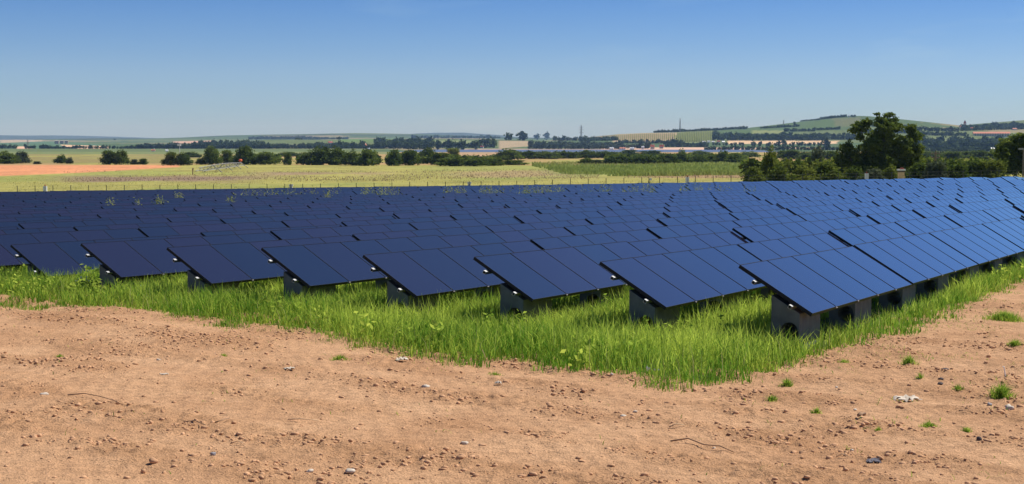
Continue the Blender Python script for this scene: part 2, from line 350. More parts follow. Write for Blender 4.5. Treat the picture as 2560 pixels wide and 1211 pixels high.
# land cover
def cover(X, Y, Zw):
    n = len(X); c = np.zeros((n, 3)); px, py = proj(X, Y, Zw)
    n1 = fbm(X / 28, Y / 60, 11, 4); n2 = fbm(X / 7, Y / 16, 12, 3)
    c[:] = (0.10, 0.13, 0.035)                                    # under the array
    # meadow behind the fence
    me = np.array([0.325, 0.295, 0.08]) * (0.8 + 0.4 * n2[:, None])
    me = me * (1 - smooth((n1 - 0.5) / 0.12)[:, None] * 0.35) + smooth((n1 - 0.5) / 0.12)[:, None] * 0.35 * np.array([0.20, 0.27, 0.06])
    m = (Y > 112) & (Y <= 1440); c[m] = me[m]
    def blend(mask, col, a=1.0):
        w = (np.clip(mask, 0, 1) * a)[:, None]; c[:] = c * (1 - w) + w * np.array(col)
    wob = (n2 - 0.5) * 10
    def band(x0, x1, y0, y1, soft=4, fx=60):
        yy = py + wob
        return (smooth((px - x0) / fx) * smooth((x1 - px) / fx) * smooth((yy - y0) / soft) * smooth((y1 - yy) / soft)) * (Y > 112) * (Y < 1440)
    blend(band(60, 760, 437, 457, 7, 200) * smooth((n1 - 0.30) / 0.2), (0.25, 0.165, 0.115), 0.9)
    blend(band(560, 1050, 428, 446, 7, 160) * smooth((n1 - 0.35) / 0.2), (0.30, 0.19, 0.13), 0.8)
    blend(band(1050, 1500, 424, 447, 8, 160) * smooth((n1 - 0.38) / 0.2), (0.34, 0.235, 0.12), 0.8)
    blend(band(1560, 1960, 434, 447, 5, 120), (0.36, 0.215, 0.12), 0.75)
    blend(smooth((py - (np.interp(px, [0, 200, 440], [442, 434, 420]))) / -3) * smooth((py - 412) / 2) * (px < 450) * (Y > 112) * (Y < 1440), (0.62, 0.27, 0.125))   # bare ploughed field
    blend(band(1330, 1950, 405, 440, 6, 120), (0.23, 0.265, 0.075))
    # beyond the bushes
    blend(((Y > 430) & (Y < 1440)).astype(float) * smooth((n1 - 0.42) / 0.1), (0.42, 0.24, 0.12), 0.7)
    blend(((Y > 480) & (Y < 1440) & (px < 700)).astype(float) * smooth((n1 - 0.35) / 0.1), (0.19, 0.19, 0.06), 0.65)
    blend(((Y > 1120) & (Y < 1440) & (px < 1000)).astype(float), (0.14, 0.20, 0.07), 0.7)
    blend(((Y > 600) & (Y < 1440) & (px > 1130) & (px < 1250)).astype(float), (0.42, 0.27, 0.15), 0.8)
    # far side of the lake
    f = Y > 1440
    fld = vnoise(np.floor(X / 300 + 0.2 * np.sin(Y / 300) + n1 * 0.5), np.floor(Y / 420 + X / 900 + n1 * 0.4), 21)
    fc = np.where((fld < 0.55)[:, None], np.array([0.075, 0.118, 0.04]), np.where((fld < 0.8)[:, None], np.array([0.12, 0.155, 0.055]), np.array([0.23, 0.20, 0.10])))
    fc = fc * (0.85 + 0.3 * n2[:, None]); c[f] = fc[f]
    blend((Y > 5600).astype(float) * smooth((fbm(X / 900, Y / 900, 31, 3) - 0.40) / 0.1), (0.035, 0.06, 0.03), 0.85)
    blend((Y > 9000).astype(float), (0.03, 0.05, 0.03), 0.9)
    blend(((Y > 1780) & (Y < 1850) & (X > -60) & (X < 420)).astype(float), (0.46, 0.33, 0.23), 0.8)
    blend(((Y > 1440) & (Y < 1850) & ((X < -150) | (X > 330))).astype(float), (0.13, 0.165, 0.06), 0.85)
    def poly(pts, col, a=1.0, ya=1800, yb=9000):
        p = np.array(pts, float); ins = np.zeros(n, bool); j = len(p) - 1
        for i in range(len(p)):
            xi, yi = p[i]; xj, yj = p[j]
            with np.errstate(divide='ignore', invalid='ignore'):
                cr = ((yi > py) != (yj > py)) & (px < (xj - xi) * (py - yi) / (yj - yi + 1e-12) + xi)
            ins ^= cr; j = i
        blend((ins & (Y > ya) & (Y < yb)).astype(float), col, a)
    poly([(0, 357), (130, 354), (240, 360), (300, 372), (0, 376)], (0.085, 0.155, 0.075))
    poly([(36, 368), (55, 366), (95, 375), (50, 377)], (0.66, 0.42, 0.28))
    poly([(148, 362), (275, 366), (270, 372), (200, 373.5), (170, 369)], (0.68, 0.44, 0.27))
    poly([(0, 349), (104, 351), (104, 354), (0, 358)], (0.42, 0.33, 0.22), 0.9)
    poly([(430, 354), (530, 352), (520, 358), (440, 359)], (0.5, 0.32, 0.22))
    poly([(1245, 352), (1325, 353), (1325, 366), (1245, 372)], (0.36, 0.28, 0.17))
    poly([(1535, 334), (1690, 332), (1690, 356), (1535, 356)], (0.42, 0.32, 0.19))
    poly([(1690, 328), (1790, 326), (1790, 357), (1690, 357)], (0.21, 0.24, 0.085))
    poly([(1500, 369), (2060, 369), (2060, 380), (1500, 380)], (0.60, 0.40, 0.28))
    poly([(1820, 352), (2095, 352), (2095, 360), (1820, 361)], (0.60, 0.42, 0.25))
    poly([(1780, 322), (1960, 312), (2120, 292), (2120, 318), (1980, 332), (1780, 336)], (0.08, 0.13, 0.042))
    poly([(1880, 326), (1962, 327), (1950, 333), (1880, 334)], (0.21, 0.24, 0.085))
    poly([(2080, 296), (2150, 294), (2150, 318), (2090, 316)], (0.14, 0.145, 0.06), 0.8)
    poly([(850, 348), (1010, 346), (1010, 356), (850, 356)], (0.12, 0.185, 0.05))
    poly([(1068, 352), (1240, 352), (1240, 360), (1068, 361)], (0.20, 0.24, 0.10))
    poly([(2310, 345), (2440, 345), (2440, 352), (2310, 352)], (0.18, 0.22, 0.09))
    return np.clip(c, 0, 1)

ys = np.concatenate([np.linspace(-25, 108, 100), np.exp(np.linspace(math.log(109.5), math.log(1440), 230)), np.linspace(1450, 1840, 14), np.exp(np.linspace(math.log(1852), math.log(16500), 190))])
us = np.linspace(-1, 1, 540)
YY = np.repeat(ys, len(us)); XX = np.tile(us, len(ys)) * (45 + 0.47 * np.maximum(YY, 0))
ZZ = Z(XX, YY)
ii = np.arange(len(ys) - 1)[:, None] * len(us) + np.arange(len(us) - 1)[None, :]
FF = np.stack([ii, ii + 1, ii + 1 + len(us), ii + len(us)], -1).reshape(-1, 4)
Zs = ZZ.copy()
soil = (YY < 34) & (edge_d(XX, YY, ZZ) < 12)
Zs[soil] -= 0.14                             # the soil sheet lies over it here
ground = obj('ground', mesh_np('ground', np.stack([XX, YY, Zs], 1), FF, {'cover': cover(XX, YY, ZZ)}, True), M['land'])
tag(ground, kind='structure')
lk = MB(); lk.raw([(-170, 1430, LAKE), (350, 1430, LAKE), (350, 1850, LAKE), (-170, 1850, LAKE)], [(0, 1, 2, 3)])
tag(obj('lake', lk.mesh('lake'), M['water']), kind='structure')

# bare soil in front
RUT0, RUT1 = np.array(hit(0, 905)[:2]), np.array(hit(1720, 1205)[:2])
RUTN = np.array([-(RUT1 - RUT0)[1], (RUT1 - RUT0)[0]]) / np.linalg.norm(RUT1 - RUT0)
def rut_a(X, Y):
    # distance across the wheel tracks, slightly wandering
    return (X - RUT0[0]) * RUTN[0] + (Y - RUT0[1]) * RUTN[1] + (fbm(X * 0.25, Y * 0.25, 48, 2) - 0.5) * 0.9
def soil_rough(X, Y):
    a = rut_a(X, Y); w = 0.5 + 0.5 * np.sin(a * 5.2)
    return smooth((0.32 * w + 1.1 * fbm(X * 0.8, Y * 0.8, 43, 4) - 0.56) / 0.35)
def soil_relief(X, Y):
    r = (fbm(X * 0.35, Y * 0.35, 41, 3) - 0.5) * 0.16
    a = rut_a(X, Y); rough = soil_rough(X, Y)                    # wheel ruts run across the picture
    r += np.sin(a * 5.2) * 0.009 * (0.3 + 1.4 * fbm(X * 0.4, Y * 0.4, 50, 2)) + (fbm(a * 3.0, X * 0.15, 42, 2) - 0.5) * 0.04
    lug = np.sin(a * 26.0) * np.sin((X * RUTN[1] - Y * RUTN[0]) * 21.0); r += lug * 0.006 * (1 - rough)
    f = fbm(X * 6, Y * 6, 44, 4)
    r += (np.abs(f - 0.5) * 2) ** 0.8 * 0.045 * (0.35 + rough) + (fbm(X * 22, Y * 22, 45, 2) - 0.5) * 0.02 * (0.4 + rough)
    return r
xs = np.concatenate([np.arange(-14, -5.5, 0.06), np.arange(-5.5, 6.5, 0.03), np.arange(6.5, 16, 0.06)])
yv = np.concatenate([np.arange(6.0, 9, 0.1), np.arange(9, 15, 0.03), np.arange(15, 33, 0.08)])
XS, YS = np.meshgrid(xs, yv); sh = XS.shape; XS = XS.ravel(); YS = YS.ravel()
Zg = Z(XS, YS); ed = edge_d(XS, YS, Zg)
ZSo = Zg + soil_relief(XS, YS) + 0.015 - smooth((ed - 25) / 40) * 0.35
def soil_z(X, Y):
    g = Z(X, Y); return g + soil_relief(np.asarray(X, float), np.asarray(Y, float)) + 0.015
ii = np.arange(sh[0] - 1)[:, None] * sh[1] + np.arange(sh[1] - 1)[None, :]
FS = np.stack([ii, ii + 1, ii + 1 + sh[1], ii + sh[1]], -1).reshape(-1, 4)
keep = (ed[FS] < 75).any(1)
FS = FS[keep]; used = np.unique(FS); remap = np.zeros(len(XS), np.int64); remap[used] = np.arange(len(used))
tag(obj('soil_track', mesh_np('soil_track', np.stack([XS, YS, ZSo], 1)[used], remap[FS], {'turned': (soil_rough(XS, YS) * (0.4 + 0.6 * fbm(XS * 3, YS * 3, 49, 2)))[used]}, True), M['dirt']), kind='structure')

# ------------------------------------------------------------------ solar tables
AZ = R(28.66)
D = np.array([math.sin(AZ), math.cos(AZ)]); N = np.array([-math.cos(AZ), math.sin(AZ)])
THETA = math.atan2(D[1], D[0]); TILT = R(30.6)
W, GAP, NM = 0.9557 * S, 0.0619 * S, 5
TL = NM * W + GAP
FIT = [(2.599, 16.223, -1.459), (1.058, 17.092, -1.495), (-.492, 18.265, -1.536), (-2.02, 19.204, -1.592), (-3.595, 20.351, -1.581), (-5.21, 21.43, -1.658), (-6.918, 22.775, -1.697), (-8.578, 24.292, -1.832)]
CT, ST = math.cos(TILT), math.sin(TILT)
LOW = 0.36 * S                                # height of the lower panel edge over the ground

def module_mesh(simple=False):
    w, l, t, fw = W - 0.004, S, 0.046, 0.0035
    me = bpy.data.meshes.new('solar_module'); mb = MB()
    x, y = w / 2, l / 2
    V = [(-x, -y, -t), (x, -y, -t), (x, y, -t), (-x, y, -t), (-x, -y, 0), (x, -y, 0), (x, y, 0), (-x, y, 0),
         (-x + fw, -y + fw, 0), (x - fw, -y + fw, 0), (x - fw, y - fw, 0), (-x + fw, y - fw, 0),
         (-x + fw, -y + fw, -0.004), (x - fw, -y + fw, -0.004), (x - fw, y - fw, -0.004), (-x + fw, y - fw, -0.004)]
    F = [(0, 3, 2, 1), (0, 1, 5, 4), (1, 2, 6, 5), (2, 3, 7, 6), (3, 0, 4, 7), (4, 5, 9, 8), (5, 6, 10, 9), (6, 7, 11, 10), (7, 4, 8, 11),
         (8, 9, 13, 12), (9, 10, 14, 13), (10, 11, 15, 14), (11, 8, 12, 15), (12, 13, 14, 15)]
    me.from_pydata(V, [], F); me.materials.append(M['frame']); me.materials.append(M['glass'])
    me.polygons[13].material_index = 1; me.update(); return me
ME_MOD = module_mesh()
def rail_mesh(x0, x1):
    mb = MB(); h, t = 0.022, 0.004
    for (y0, y1, z0, z1) in ((-h, h, h - t, h), (-h, h, -h, -h + t), (-h, -h + t, -h + t, h - t), (h - t, h, -h + t, h - t)):
        mb.box(x0, x1, y0, y1, z0, z1)
    return mb.mesh('rail')
HALF = NM * W / 2
ME_RAIL = rail_mesh(-HALF - 0.03, HALF - 0.01); ME_RAIL_END = rail_mesh(-HALF - 0.085, HALF - 0.01)
def block_mesh():
    """concrete ballast: sloped top, round hole through its length"""
    bm = bmesh.new(); y0, y1 = -0.305, 0.06; w = 0.88
    topz = lambda y: LOW + (y + S * CT / 2) * math.tan(TILT) - 0.118
    out = [(y0, -0.35), (y1, -0.35), (y1, topz(y1)), (y0, topz(y0))]
    hc, hr, n = (-0.175, 0.15), 0.115, 18
    vo = [bm.verts.new((0, y, z)) for y, z in out]
    vh = [bm.verts.new((0, hc[0] + hr * math.cos(2 * math.pi * k / n), hc[1] + hr * math.sin(2 * math.pi * k / n))) for k in range(n)]
    es = [bm.edges.new((vo[k], vo[(k + 1) % 4])) for k in range(4)] + [bm.edges.new((vh[k], vh[(k + 1) % n])) for k in range(n)]
    bmesh.ops.triangle_fill(bm, edges=es, use_beauty=True)
    fs = bm.faces[:]
    r = bmesh.ops.extrude_face_region(bm, geom=fs)
    bmesh.ops.translate(bm, vec=(w, 0, 0), verts=[v for v in r['geom'] if isinstance(v, bmesh.types.BMVert)])
    bmesh.ops.recalc_face_normals(bm, faces=bm.faces)
    me = bpy.data.meshes.new('concrete_block'); bm.to_mesh(me); bm.free(); me.materials.append(M['concrete']); return me
ME_BLOCK = block_mesh()
for m_ in (ME_RAIL, ME_RAIL_END): m_.materials.append(M['alu'])
cl = MB(); cl.box(-0.018, 0.018, -0.008, 0.008, -0.012, 0.003); ME_CLAMP = cl.mesh('clamp'); ME_CLAMP.materials.append(M['stone_g'])

rows = []
perp8 = [np.dot(f[:2], N) for f in FIT]; al8 = [np.dot(f[:2], D) for f in FIT]
for k in range(46):
    if k < 8: rows.append([perp8[k], al8[k], FIT[k][2]])
    else: rows.append([rows[-1][0] + 2.0, rows[-1][1] + 0.55 + random.uniform(-0.25, 0.25), None])
# second tables of rows 9 to 11 as seen at the left edge
for k, (qx, qy) in zip((8, 9, 10), ((344, 572), (183, 577), (45, 574))):
    v = ray(qx, qy); t = rows[k][0] / np.dot(v[:2], N); rows[k][1] = float(np.dot(v[:2] * t, D)) - TL / S; rows[k][2] = None

cand = []
for k, (pp, al, z0) in enumerate(rows):
    i = 0
    while True:
        a = al + i * TL / S
        a2 = a + NM * W / S
        p1 = N * pp + D * a; p2 = N * pp + D * a2; pm = (p1 + p2) / 2   # pm: centre of a full table
        nm_ = NM; last = False
        if p2[1] > 107:                       # the row ends at the field boundary: fewer modules
            nm_ = int((107 - p1[1]) / D[1] / (W / S)); last = True
            if nm_ < 1: break
            p2 = N * pp + D * (a + nm_ * W / S)
        zA = float(Ttop(*p1)); zB = float(Ttop(*p2))
        off = random.uniform(-0.035, 0.035) * float(np.interp(pm[1], [30, 65], [1, 0.2]))
        if z0 is not None: off = (z0 - float(Ttop(*(N * pp + D * al)))) * math.exp(-i / 3.0) + (off if i else 0)
        aisle = (pm[1] > 75.0 + 0.06 * pm[0]) and (pm[1] < 80.0 + 0.06 * pm[0]) and (-17 < pm[0] < 16)
        sx1, sy1 = proj(p1[0] * S, p1[1] * S, (zA + off) * S + CZ); sx2, sy2 = proj(p2[0] * S, p2[1] * S, (zB + off) * S + CZ)
        if not aisle and sx2 > -60 and min(sx1, sx2) < 2640:
            cand.append(dict(k=k, i=i, pm=pm, zA=zA + off + 0.012, zB=zB + off - 0.012, size=abs(sx2 - sx1) * 1.0 / pm[1], x=sx1, vis=(sx2 > 4 and sx1 < 2556), nm=nm_))
        i += 1
        if i > 60 or last: break
cand.sort(key=lambda c: -c['size'])
single = cand[:300]; rest = cand[300:]
ORD = ['zeroth', 'first', 'second', 'third', 'fourth', 'fifth', 'sixth', 'seventh', 'eighth', 'ninth', 'tenth', 'eleventh', 'twelfth', 'thirteenth', 'fourteenth', 'fifteenth', 'sixteenth', 'seventeenth', 'eighteenth', 'nineteenth', 'twentieth']
def ordn(n):
    if n <= 20: return ORD[n]
    t = {2: 'twenty', 3: 'thirty', 4: 'forty', 5: 'fifty'}[n // 10]
    return t + '-' + ORD[n % 10] if n % 10 else {2: 'twentieth', 3: 'thirtieth', 4: 'fortieth', 5: 'fiftieth'}[n // 10]
def table_frame(c):
    pm = c['pm']; slope = (c['zB'] - c['zA']) / (c['nm'] * W / S)
    ctr = pm - N * (CT / 2)                                        # plan centre of the tilted plane
    zc = (c['zA'] + slope * NM * W / S / 2) * S - ST * S - LOW + CZ          # ground under the table
    return Vector((ctr[0] * S, ctr[1] * S, zc)), (0, -math.atan(slope), THETA)
byrow = {}
for c in single: byrow.setdefault(c['k'], []).append(c)
for k, L in byrow.items():
    L.sort(key=lambda c: c['i']); seen = [c for c in L if c['vis']]
    for c in L:
        pos = seen.index(c) + 1 if c in seen else 0
        nm = ordn(k + 1)
        if k == 0 and c['i'] == 0: c['label'] = 'nearest solar table, at the left end of the front row with its concrete block showing'
        elif k < 8: c['label'] = ('solar table at the left end of the %s row from the front' % nm if c['i'] == 0 else
                                  '%s solar table from the left end in the %s row from the front' % (ordn(c['i'] + 1), nm))
        elif pos == 1: c['label'] = 'solar table at the left edge of the photo in the %s row from the front' % nm
        elif pos: c['label'] = '%s solar table from the left edge of the photo in the %s row' % (ordn(pos), nm)
        else: c['label'] = 'solar table just outside the photo in the %s row from the front' % nm
MOD_Z = LOW + ST * S / 2
for c in single:
    loc, rot = table_frame(c)
    t = empty('solar_table', loc, rot); tag(t, c['label'], 'solar table', 'solar tables standing in rows')
    near = c['pm'][1] < 45
    jt = random.uniform(-0.35, 0.35)
    for q in range(c['nm']):
        o = obj('solar_module', ME_MOD, None, t, (-HALF + (q + 0.5) * W, 0, MOD_Z),
                (TILT + R(jt + random.gauss(0, 0.05)), R(random.gauss(0, 0.02)), 0))
    if near or c['i'] == 0:
        for s_ in (-0.26, 0.24):
            y = s_ * S * CT; z = MOD_Z + s_ * S * ST
            obj('rail', ME_RAIL_END if c['i'] == 0 else ME_RAIL, None, t, (0, y + 0.075 * ST, z - 0.075 * CT), (TILT, 0, 0))
        for xb in (0.02, 2.45 * W):
            obj('concrete_block', ME_BLOCK, None, t, (-HALF + xb, 0, 0))
    if c['pm'][1] < 30 and c['vis']:
        for q in range(1, NM):
            for s_ in (-1,):
                obj('clamp', ME_CLAMP, None, t, (-HALF + q * W, s_ * (S * CT / 2 + 0.002), MOD_Z + s_ * S * ST / 2 - 0.012), (TILT, 0, 0))
# the farthest tables
if rest:
    mb = MB(); gi = []
    mv = np.array([v.co[:] for v in ME_MOD.vertices])
    for c in rest:
        loc, rot = table_frame(c); Rm = np.array(Euler(rot).to_matrix())
        for q in range(c['nm']):
            ca, sa = math.cos(TILT), math.sin(TILT)
            P = np.stack([mv[:, 0] - HALF + (q + 0.5) * W, mv[:, 1] * ca - mv[:, 2] * sa, mv[:, 1] * sa + mv[:, 2] * ca + MOD_Z], 1) @ Rm.T + np.array(loc)
            f0 = len(mb.F); mb.raw(P, [tuple(p.vertices) for p in ME_MOD.polygons]); gi.append(f0 + 13)
    me = mb.mesh('distant_solar_tables'); me.materials.append(M['frame']); me.materials.append(M['glass'])
    mi = np.zeros(len(me.polygons), np.int32); mi[gi] = 1; me.polygons.foreach_set('material_index', mi)
    tag(obj('distant_solar_tables', me), 'far dark blue solar tables in the last rows before the fence', 'solar tables', kind='stuff')

def under_panels(X, Y):
    """True where a point lies under (or close to) a table"""
    p = X * N[0] + Y * N[1]; a = X * D[0] + Y * D[1]; u = np.zeros(len(X), bool)
    for pp, al, _ in rows[:30]:
        d_ = p - (pp * S - S * CT / 2)
        u |= (np.abs(d_) < S * CT / 2 + 0.02) & (a > al * S - 0.05)
    return u

# ------------------------------------------------------------------ grass
def blades(P, h, wd, tintv, lean=0.5, seed=1):
    r_ = np.random.default_rng(seed); n = len(P)
    an = r_.uniform(0, 2 * np.pi, n); bd = r_.uniform(0.1, 1.0, n) * lean
    fx, fy = np.cos(an), np.sin(an); sx, sy = -fy, fx
    a2 = r_.uniform(0, 2 * np.pi, n); sx, sy = np.cos(a2), np.sin(a2)
    V = np.zeros((n, 5, 3))
    for j, (t, ww) in enumerate(((0, 1), (0.55, 0.75))):
        off = bd * h * t * t
        for s_, q in ((-1, 0), (1, 1)):
            V[:, 2 * j + q, 0] = P[:, 0] + fx * off + s_ * sx * wd * ww / 2
            V[:, 2 * j + q, 1] = P[:, 1] + fy * off + s_ * sy * wd * ww / 2
            V[:, 2 * j + q, 2] = P[:, 2] + h * t * (1 - 0.15 * bd)
    V[:, 4, 0] = P[:, 0] + fx * bd * h; V[:, 4, 1] = P[:, 1] + fy * bd * h; V[:, 4, 2] = P[:, 2] + h * (1 - 0.4 * bd)
    base = np.arange(n)[:, None] * 5
    F = np.concatenate([base + np.array([0, 1, 3]), base + np.array([0, 3, 2]), base + np.array([2, 3, 4])])
    return V.reshape(-1, 3), F, np.repeat(tintv, 5)

NG = 840000
gx = rng.uniform(-16, 24, NG); gy = 10 + 34 * rng.uniform(0, 1, NG) ** 1.5
gz = Z(gx, gy); px, py = proj(gx, gy, gz); ed = edge_d(gx, gy, gz)
ok = (ed > -4) & (px > -260) & (px < 2820) & (rng.uniform(0, 1, NG) < np.clip((ed + 5) / 14, 0.12, 1))
patch = fbm(gx * 0.9, gy * 0.9, 61, 3)
ok &= rng.uniform(0, 1, NG) < 0.45 + 1.1 * patch
gx, gy, gz, ed, patch = gx[ok], gy[ok], gz[ok], ed[ok], patch[ok]
hh = (0.09 + 0.29 * smooth((ed + 4) / 45)) * (0.55 + 0.75 * patch) * rng.uniform(0.6, 1.35, len(gx))
hh *= np.interp(px[ok], [1700, 2300], [1.0, 0.86])
up = under_panels(gx, gy); kp = ~up | (rng.uniform(0, 1, len(gx)) < 0.16); hh[up] = np.minimum(hh[up] * 0.6, 0.25)
gx, gy, gz, ed, patch, hh = gx[kp], gy[kp], gz[kp], ed[kp], patch[kp], hh[kp]
sc_ = (gy / 16) ** 0.7
gt = np.clip(0.16 + 0.85 * fbm(gx * 0.6, gy * 0.6, 62, 3) * smooth((ed + 10) / 90) + rng.normal(0.06, 0.20, len(gx)) + 0.5 * (fbm(gx * 2.6, gy * 2.6, 63, 2) - 0.5), 0, 1)
V, F, tv = blades(np.stack([gx, gy, gz - 0.01], 1), hh, 0.0108 * sc_ * rng.uniform(0.7, 1.4, len(gx)), gt, 0.75, 3)
tag(obj('grass', mesh_np('grass', V, F, {'tint': tv}), M['grass']), 'lush green grass growing along and between the solar rows', 'grass', kind='stuff')
print('grass blades', len(gx))

NE = 90000
ex = rng.uniform(-14, 20, NE); ey = rng.uniform(10, 27, NE); ez = Z(ex, ey); px, py = proj(ex, ey, ez); ed = edge_d(ex, ey, ez)
ok = (ed > -26) & (ed < 40) & (px > -200) & (px < 2750) & (rng.uniform(0, 1, NE) < np.clip((ed + 26) / 40, 0.02, 1) * smooth((fbm(ex * 2.1, ey * 2.1, 66, 3) - 0.36) / 0.2))
ex, ey, ed = ex[ok], ey[ok], ed[ok]; ez = np.maximum(soil_z(ex, ey), Z(ex, ey))
V, F, tv = blades(np.stack([ex, ey, ez - 0.01], 1), (0.03 + 0.10 * smooth((ed + 20) / 50)) * rng.uniform(0.5, 1.6, len(ex)), 0.008 * rng.uniform(0.6, 1.5, len(ex)), np.clip(rng.normal(0.25, 0.16, len(ex)), 0, 1), 2.0, 33)
tag(obj('low_grass', mesh_np('low_grass', V, F, {'tint': tv}), M['grass']), 'short ragged grass creeping over the soil at the grass edge', 'grass', kind='stuff')

# dry stalks and seed heads standing out of the grass, thin growth over the right hand soil
ND = 4500
dx_ = rng.uniform(-14, 20, ND); dy_ = rng.uniform(11, 28, ND); dz_ = Z(dx_, dy_); px, py = proj(dx_, dy_, dz_); ed = edge_d(dx_, dy_, dz_)
ok = (ed > 8) & (px > -200) & (px < 2750) & ~under_panels(dx_, dy_) & (fbm(dx_ * 0.7, dy_ * 0.7, 67, 2) > 0.42)
V, F, tv = blades(np.stack([dx_, dy_, dz_], 1)[ok], rng.uniform(0.22, 0.5, ok.sum()) * np.interp(px[ok], [1700, 2300], [1.0, 0.75]), 0.006 * rng.uniform(0.7, 1.6, ok.sum()), rng.uniform(0.2, 1, ok.sum()), 0.5, 35)
tag(obj('dry_stalks', mesh_np('dry_stalks', V, F, {'tint': tv}), M['stalk']), 'pale dry stalks scattered through the green grass', 'grass', kind='stuff')
NS = 60000
sx_ = rng.uniform(-8, 16, NS); sy_ = rng.uniform(9, 26, NS); sz_ = soil_z(sx_, sy_); px, py = proj(sx_, sy_, sz_); ed = edge_d(sx_, sy_, sz_)
ok = (ed < 5) & (px > -100) & (px < 2700) & (py < 1230) & (rng.uniform(0, 1, NS) < 0.9 * smooth((fbm(sx_ * 1.7, sy_ * 1.7, 68, 3) - 0.55) / 0.12) * np.interp(px, [700, 1800, 2200], [0.10, 0.3, 1.0]) * np.interp(py, [950, 1120], [1, 0.25]))
V, F, tv = blades(np.stack([sx_, sy_, sz_ - 0.008], 1)[ok], rng.uniform(0.02, 0.075, ok.sum()), 0.007 * rng.uniform(0.6, 1.4, ok.sum()), np.clip(rng.normal(0.3, 0.2, ok.sum()), 0, 1), 2.2, 36)
tag(obj('sparse_grass', mesh_np('sparse_grass', V, F, {'tint': tv}), M['grass']), 'sparse short grass sprouting from the soil on the right', 'grass', kind='stuff')

# leafy weeds among the grass
def leaf_quads(C, size, up, tintv, seed=1, aspect=0.6):
    """one folded leaf (two triangles) per centre C"""
    r_ = np.random.default_rng(seed); n = len(C)
    a = r_.normal(0, 1, (n, 3)); a[:, 2] *= 1 - up * 0.5; a /= np.linalg.norm(a, axis=1)[:, None]
    b_ = np.cross(a, r_.normal(0, 1, (n, 3))); b_ /= np.linalg.norm(b_, axis=1)[:, None] + 1e-9
    s_ = np.broadcast_to(size, (n,))[:, None] * r_.uniform(0.6, 1.4, (n, 1))
    cr = np.cross(a, b_)
    V = np.stack([C - a * s_, C + b_ * s_ * aspect + cr * s_ * 0.15, C + a * s_, C - b_ * s_ * aspect + cr * s_ * 0.15], 1).reshape(-1, 3)
    q = np.arange(n)[:, None] * 4
    F = np.concatenate([q + np.array([0, 1, 2]), q + np.array([0, 2, 3])])
    return V, F, np.repeat(tintv, 4)

NW = 5200
wx = rng.uniform(-16, 20, NW); wy = rng.uniform(12, 30, NW); wz = Z(wx, wy); px, py = proj(wx, wy, wz); ed = edge_d(wx, wy, wz)
ok = (ed > 18) & (px > -200) & (px < 2750) & (fbm(wx * 0.5, wy * 0.5, 71, 3) > 0.50) & ~under_panels(wx, wy)
wx, wy, wz = wx[ok], wy[ok], wz[ok]
C = []; T = []
for x, y, z in zip(wx, wy, wz):
    h = random.uniform(0.2, 0.42); k = random.randint(10, 18); tt = random.uniform(0.35, 0.8)
    for j in range(k):
        q = (j + 1) / k; C.append((x + random.gauss(0, 0.06), y + random.gauss(0, 0.06), z + h * q)); T.append(tt + random.uniform(-0.15, 0.15))
V, F, tv = leaf_quads(np.array(C), 0.038, 0.8, np.clip(np.array(T), 0, 1), 9, 0.55)
tag(obj('leafy_weeds', mesh_np('leafy_weeds', V, F, {'tint': tv}), M['grass']), 'broad leaved green weeds mixed into the grass', 'weeds', kind='stuff')

# ------------------------------------------------------------------ shrubs and trees
def crown_pts(lobes, n, r_, shell=0.75):
    """points spread through lobes (cx,cy,cz,rx,ry,rz), denser near their surface, clumped"""
    L = np.array(lobes, float); wgt = (L[:, 3] * L[:, 5]); wgt /= wgt.sum()
    k = r_.choice(len(L), n, p=wgt)
    u = r_.normal(0, 1, (n, 3)); u /= np.linalg.norm(u, axis=1)[:, None]
    rad = np.where(r_.uniform(0, 1, n) < shell, r_.uniform(0.78, 1.06, n), r_.uniform(0.2, 0.8, n))
    # lumps on every lobe
    lump = 0.80 + 0.34 * np.sin(u[:, 0] * 5.1 + k) * np.sin(u[:, 1] * 4.3 + 1.7 * k) + 0.22 * np.sin(u[:, 2] * 7.3 + u[:, 0] * 6 + 2.1 * k)
    P = L[k, :3] + u * L[k, 3:] * (rad * np.clip(lump, 0.55, 1.2))[:, None]
    return P, k, rad
def foliage(lobes, n, size, seed, name='crown', zmin=0.0, aspect=0.65):
    r_ = np.random.default_rng(seed); P, k, rad = crown_pts(lobes, n, r_)
    P = P[P[:, 2] > zmin]; kk = len(P)
    cl_ = r_.uniform(-0.18, 0.18, 400)
    cell = (np.floor(P / (size * 5.5)).astype(int) * np.array([7, 13, 29])).sum(1) % 400
    t = np.clip(0.45 + cl_[cell] + r_.normal(0, 0.12, kk), 0, 1)
    V, F, tv = leaf_quads(P, size, 0.4, t, seed + 1, aspect)
    return mesh_np(name, V, F, {'tint': tv})
def trunk_mesh(limbs, name='trunk'):
    mb = MB()
    for P, r0, r1 in limbs:
        m = len(P); mb.tube(P, [r0 + (r1 - r0) * i / (m - 1) for i in range(m)], 7)
    return mb.mesh(name, True)

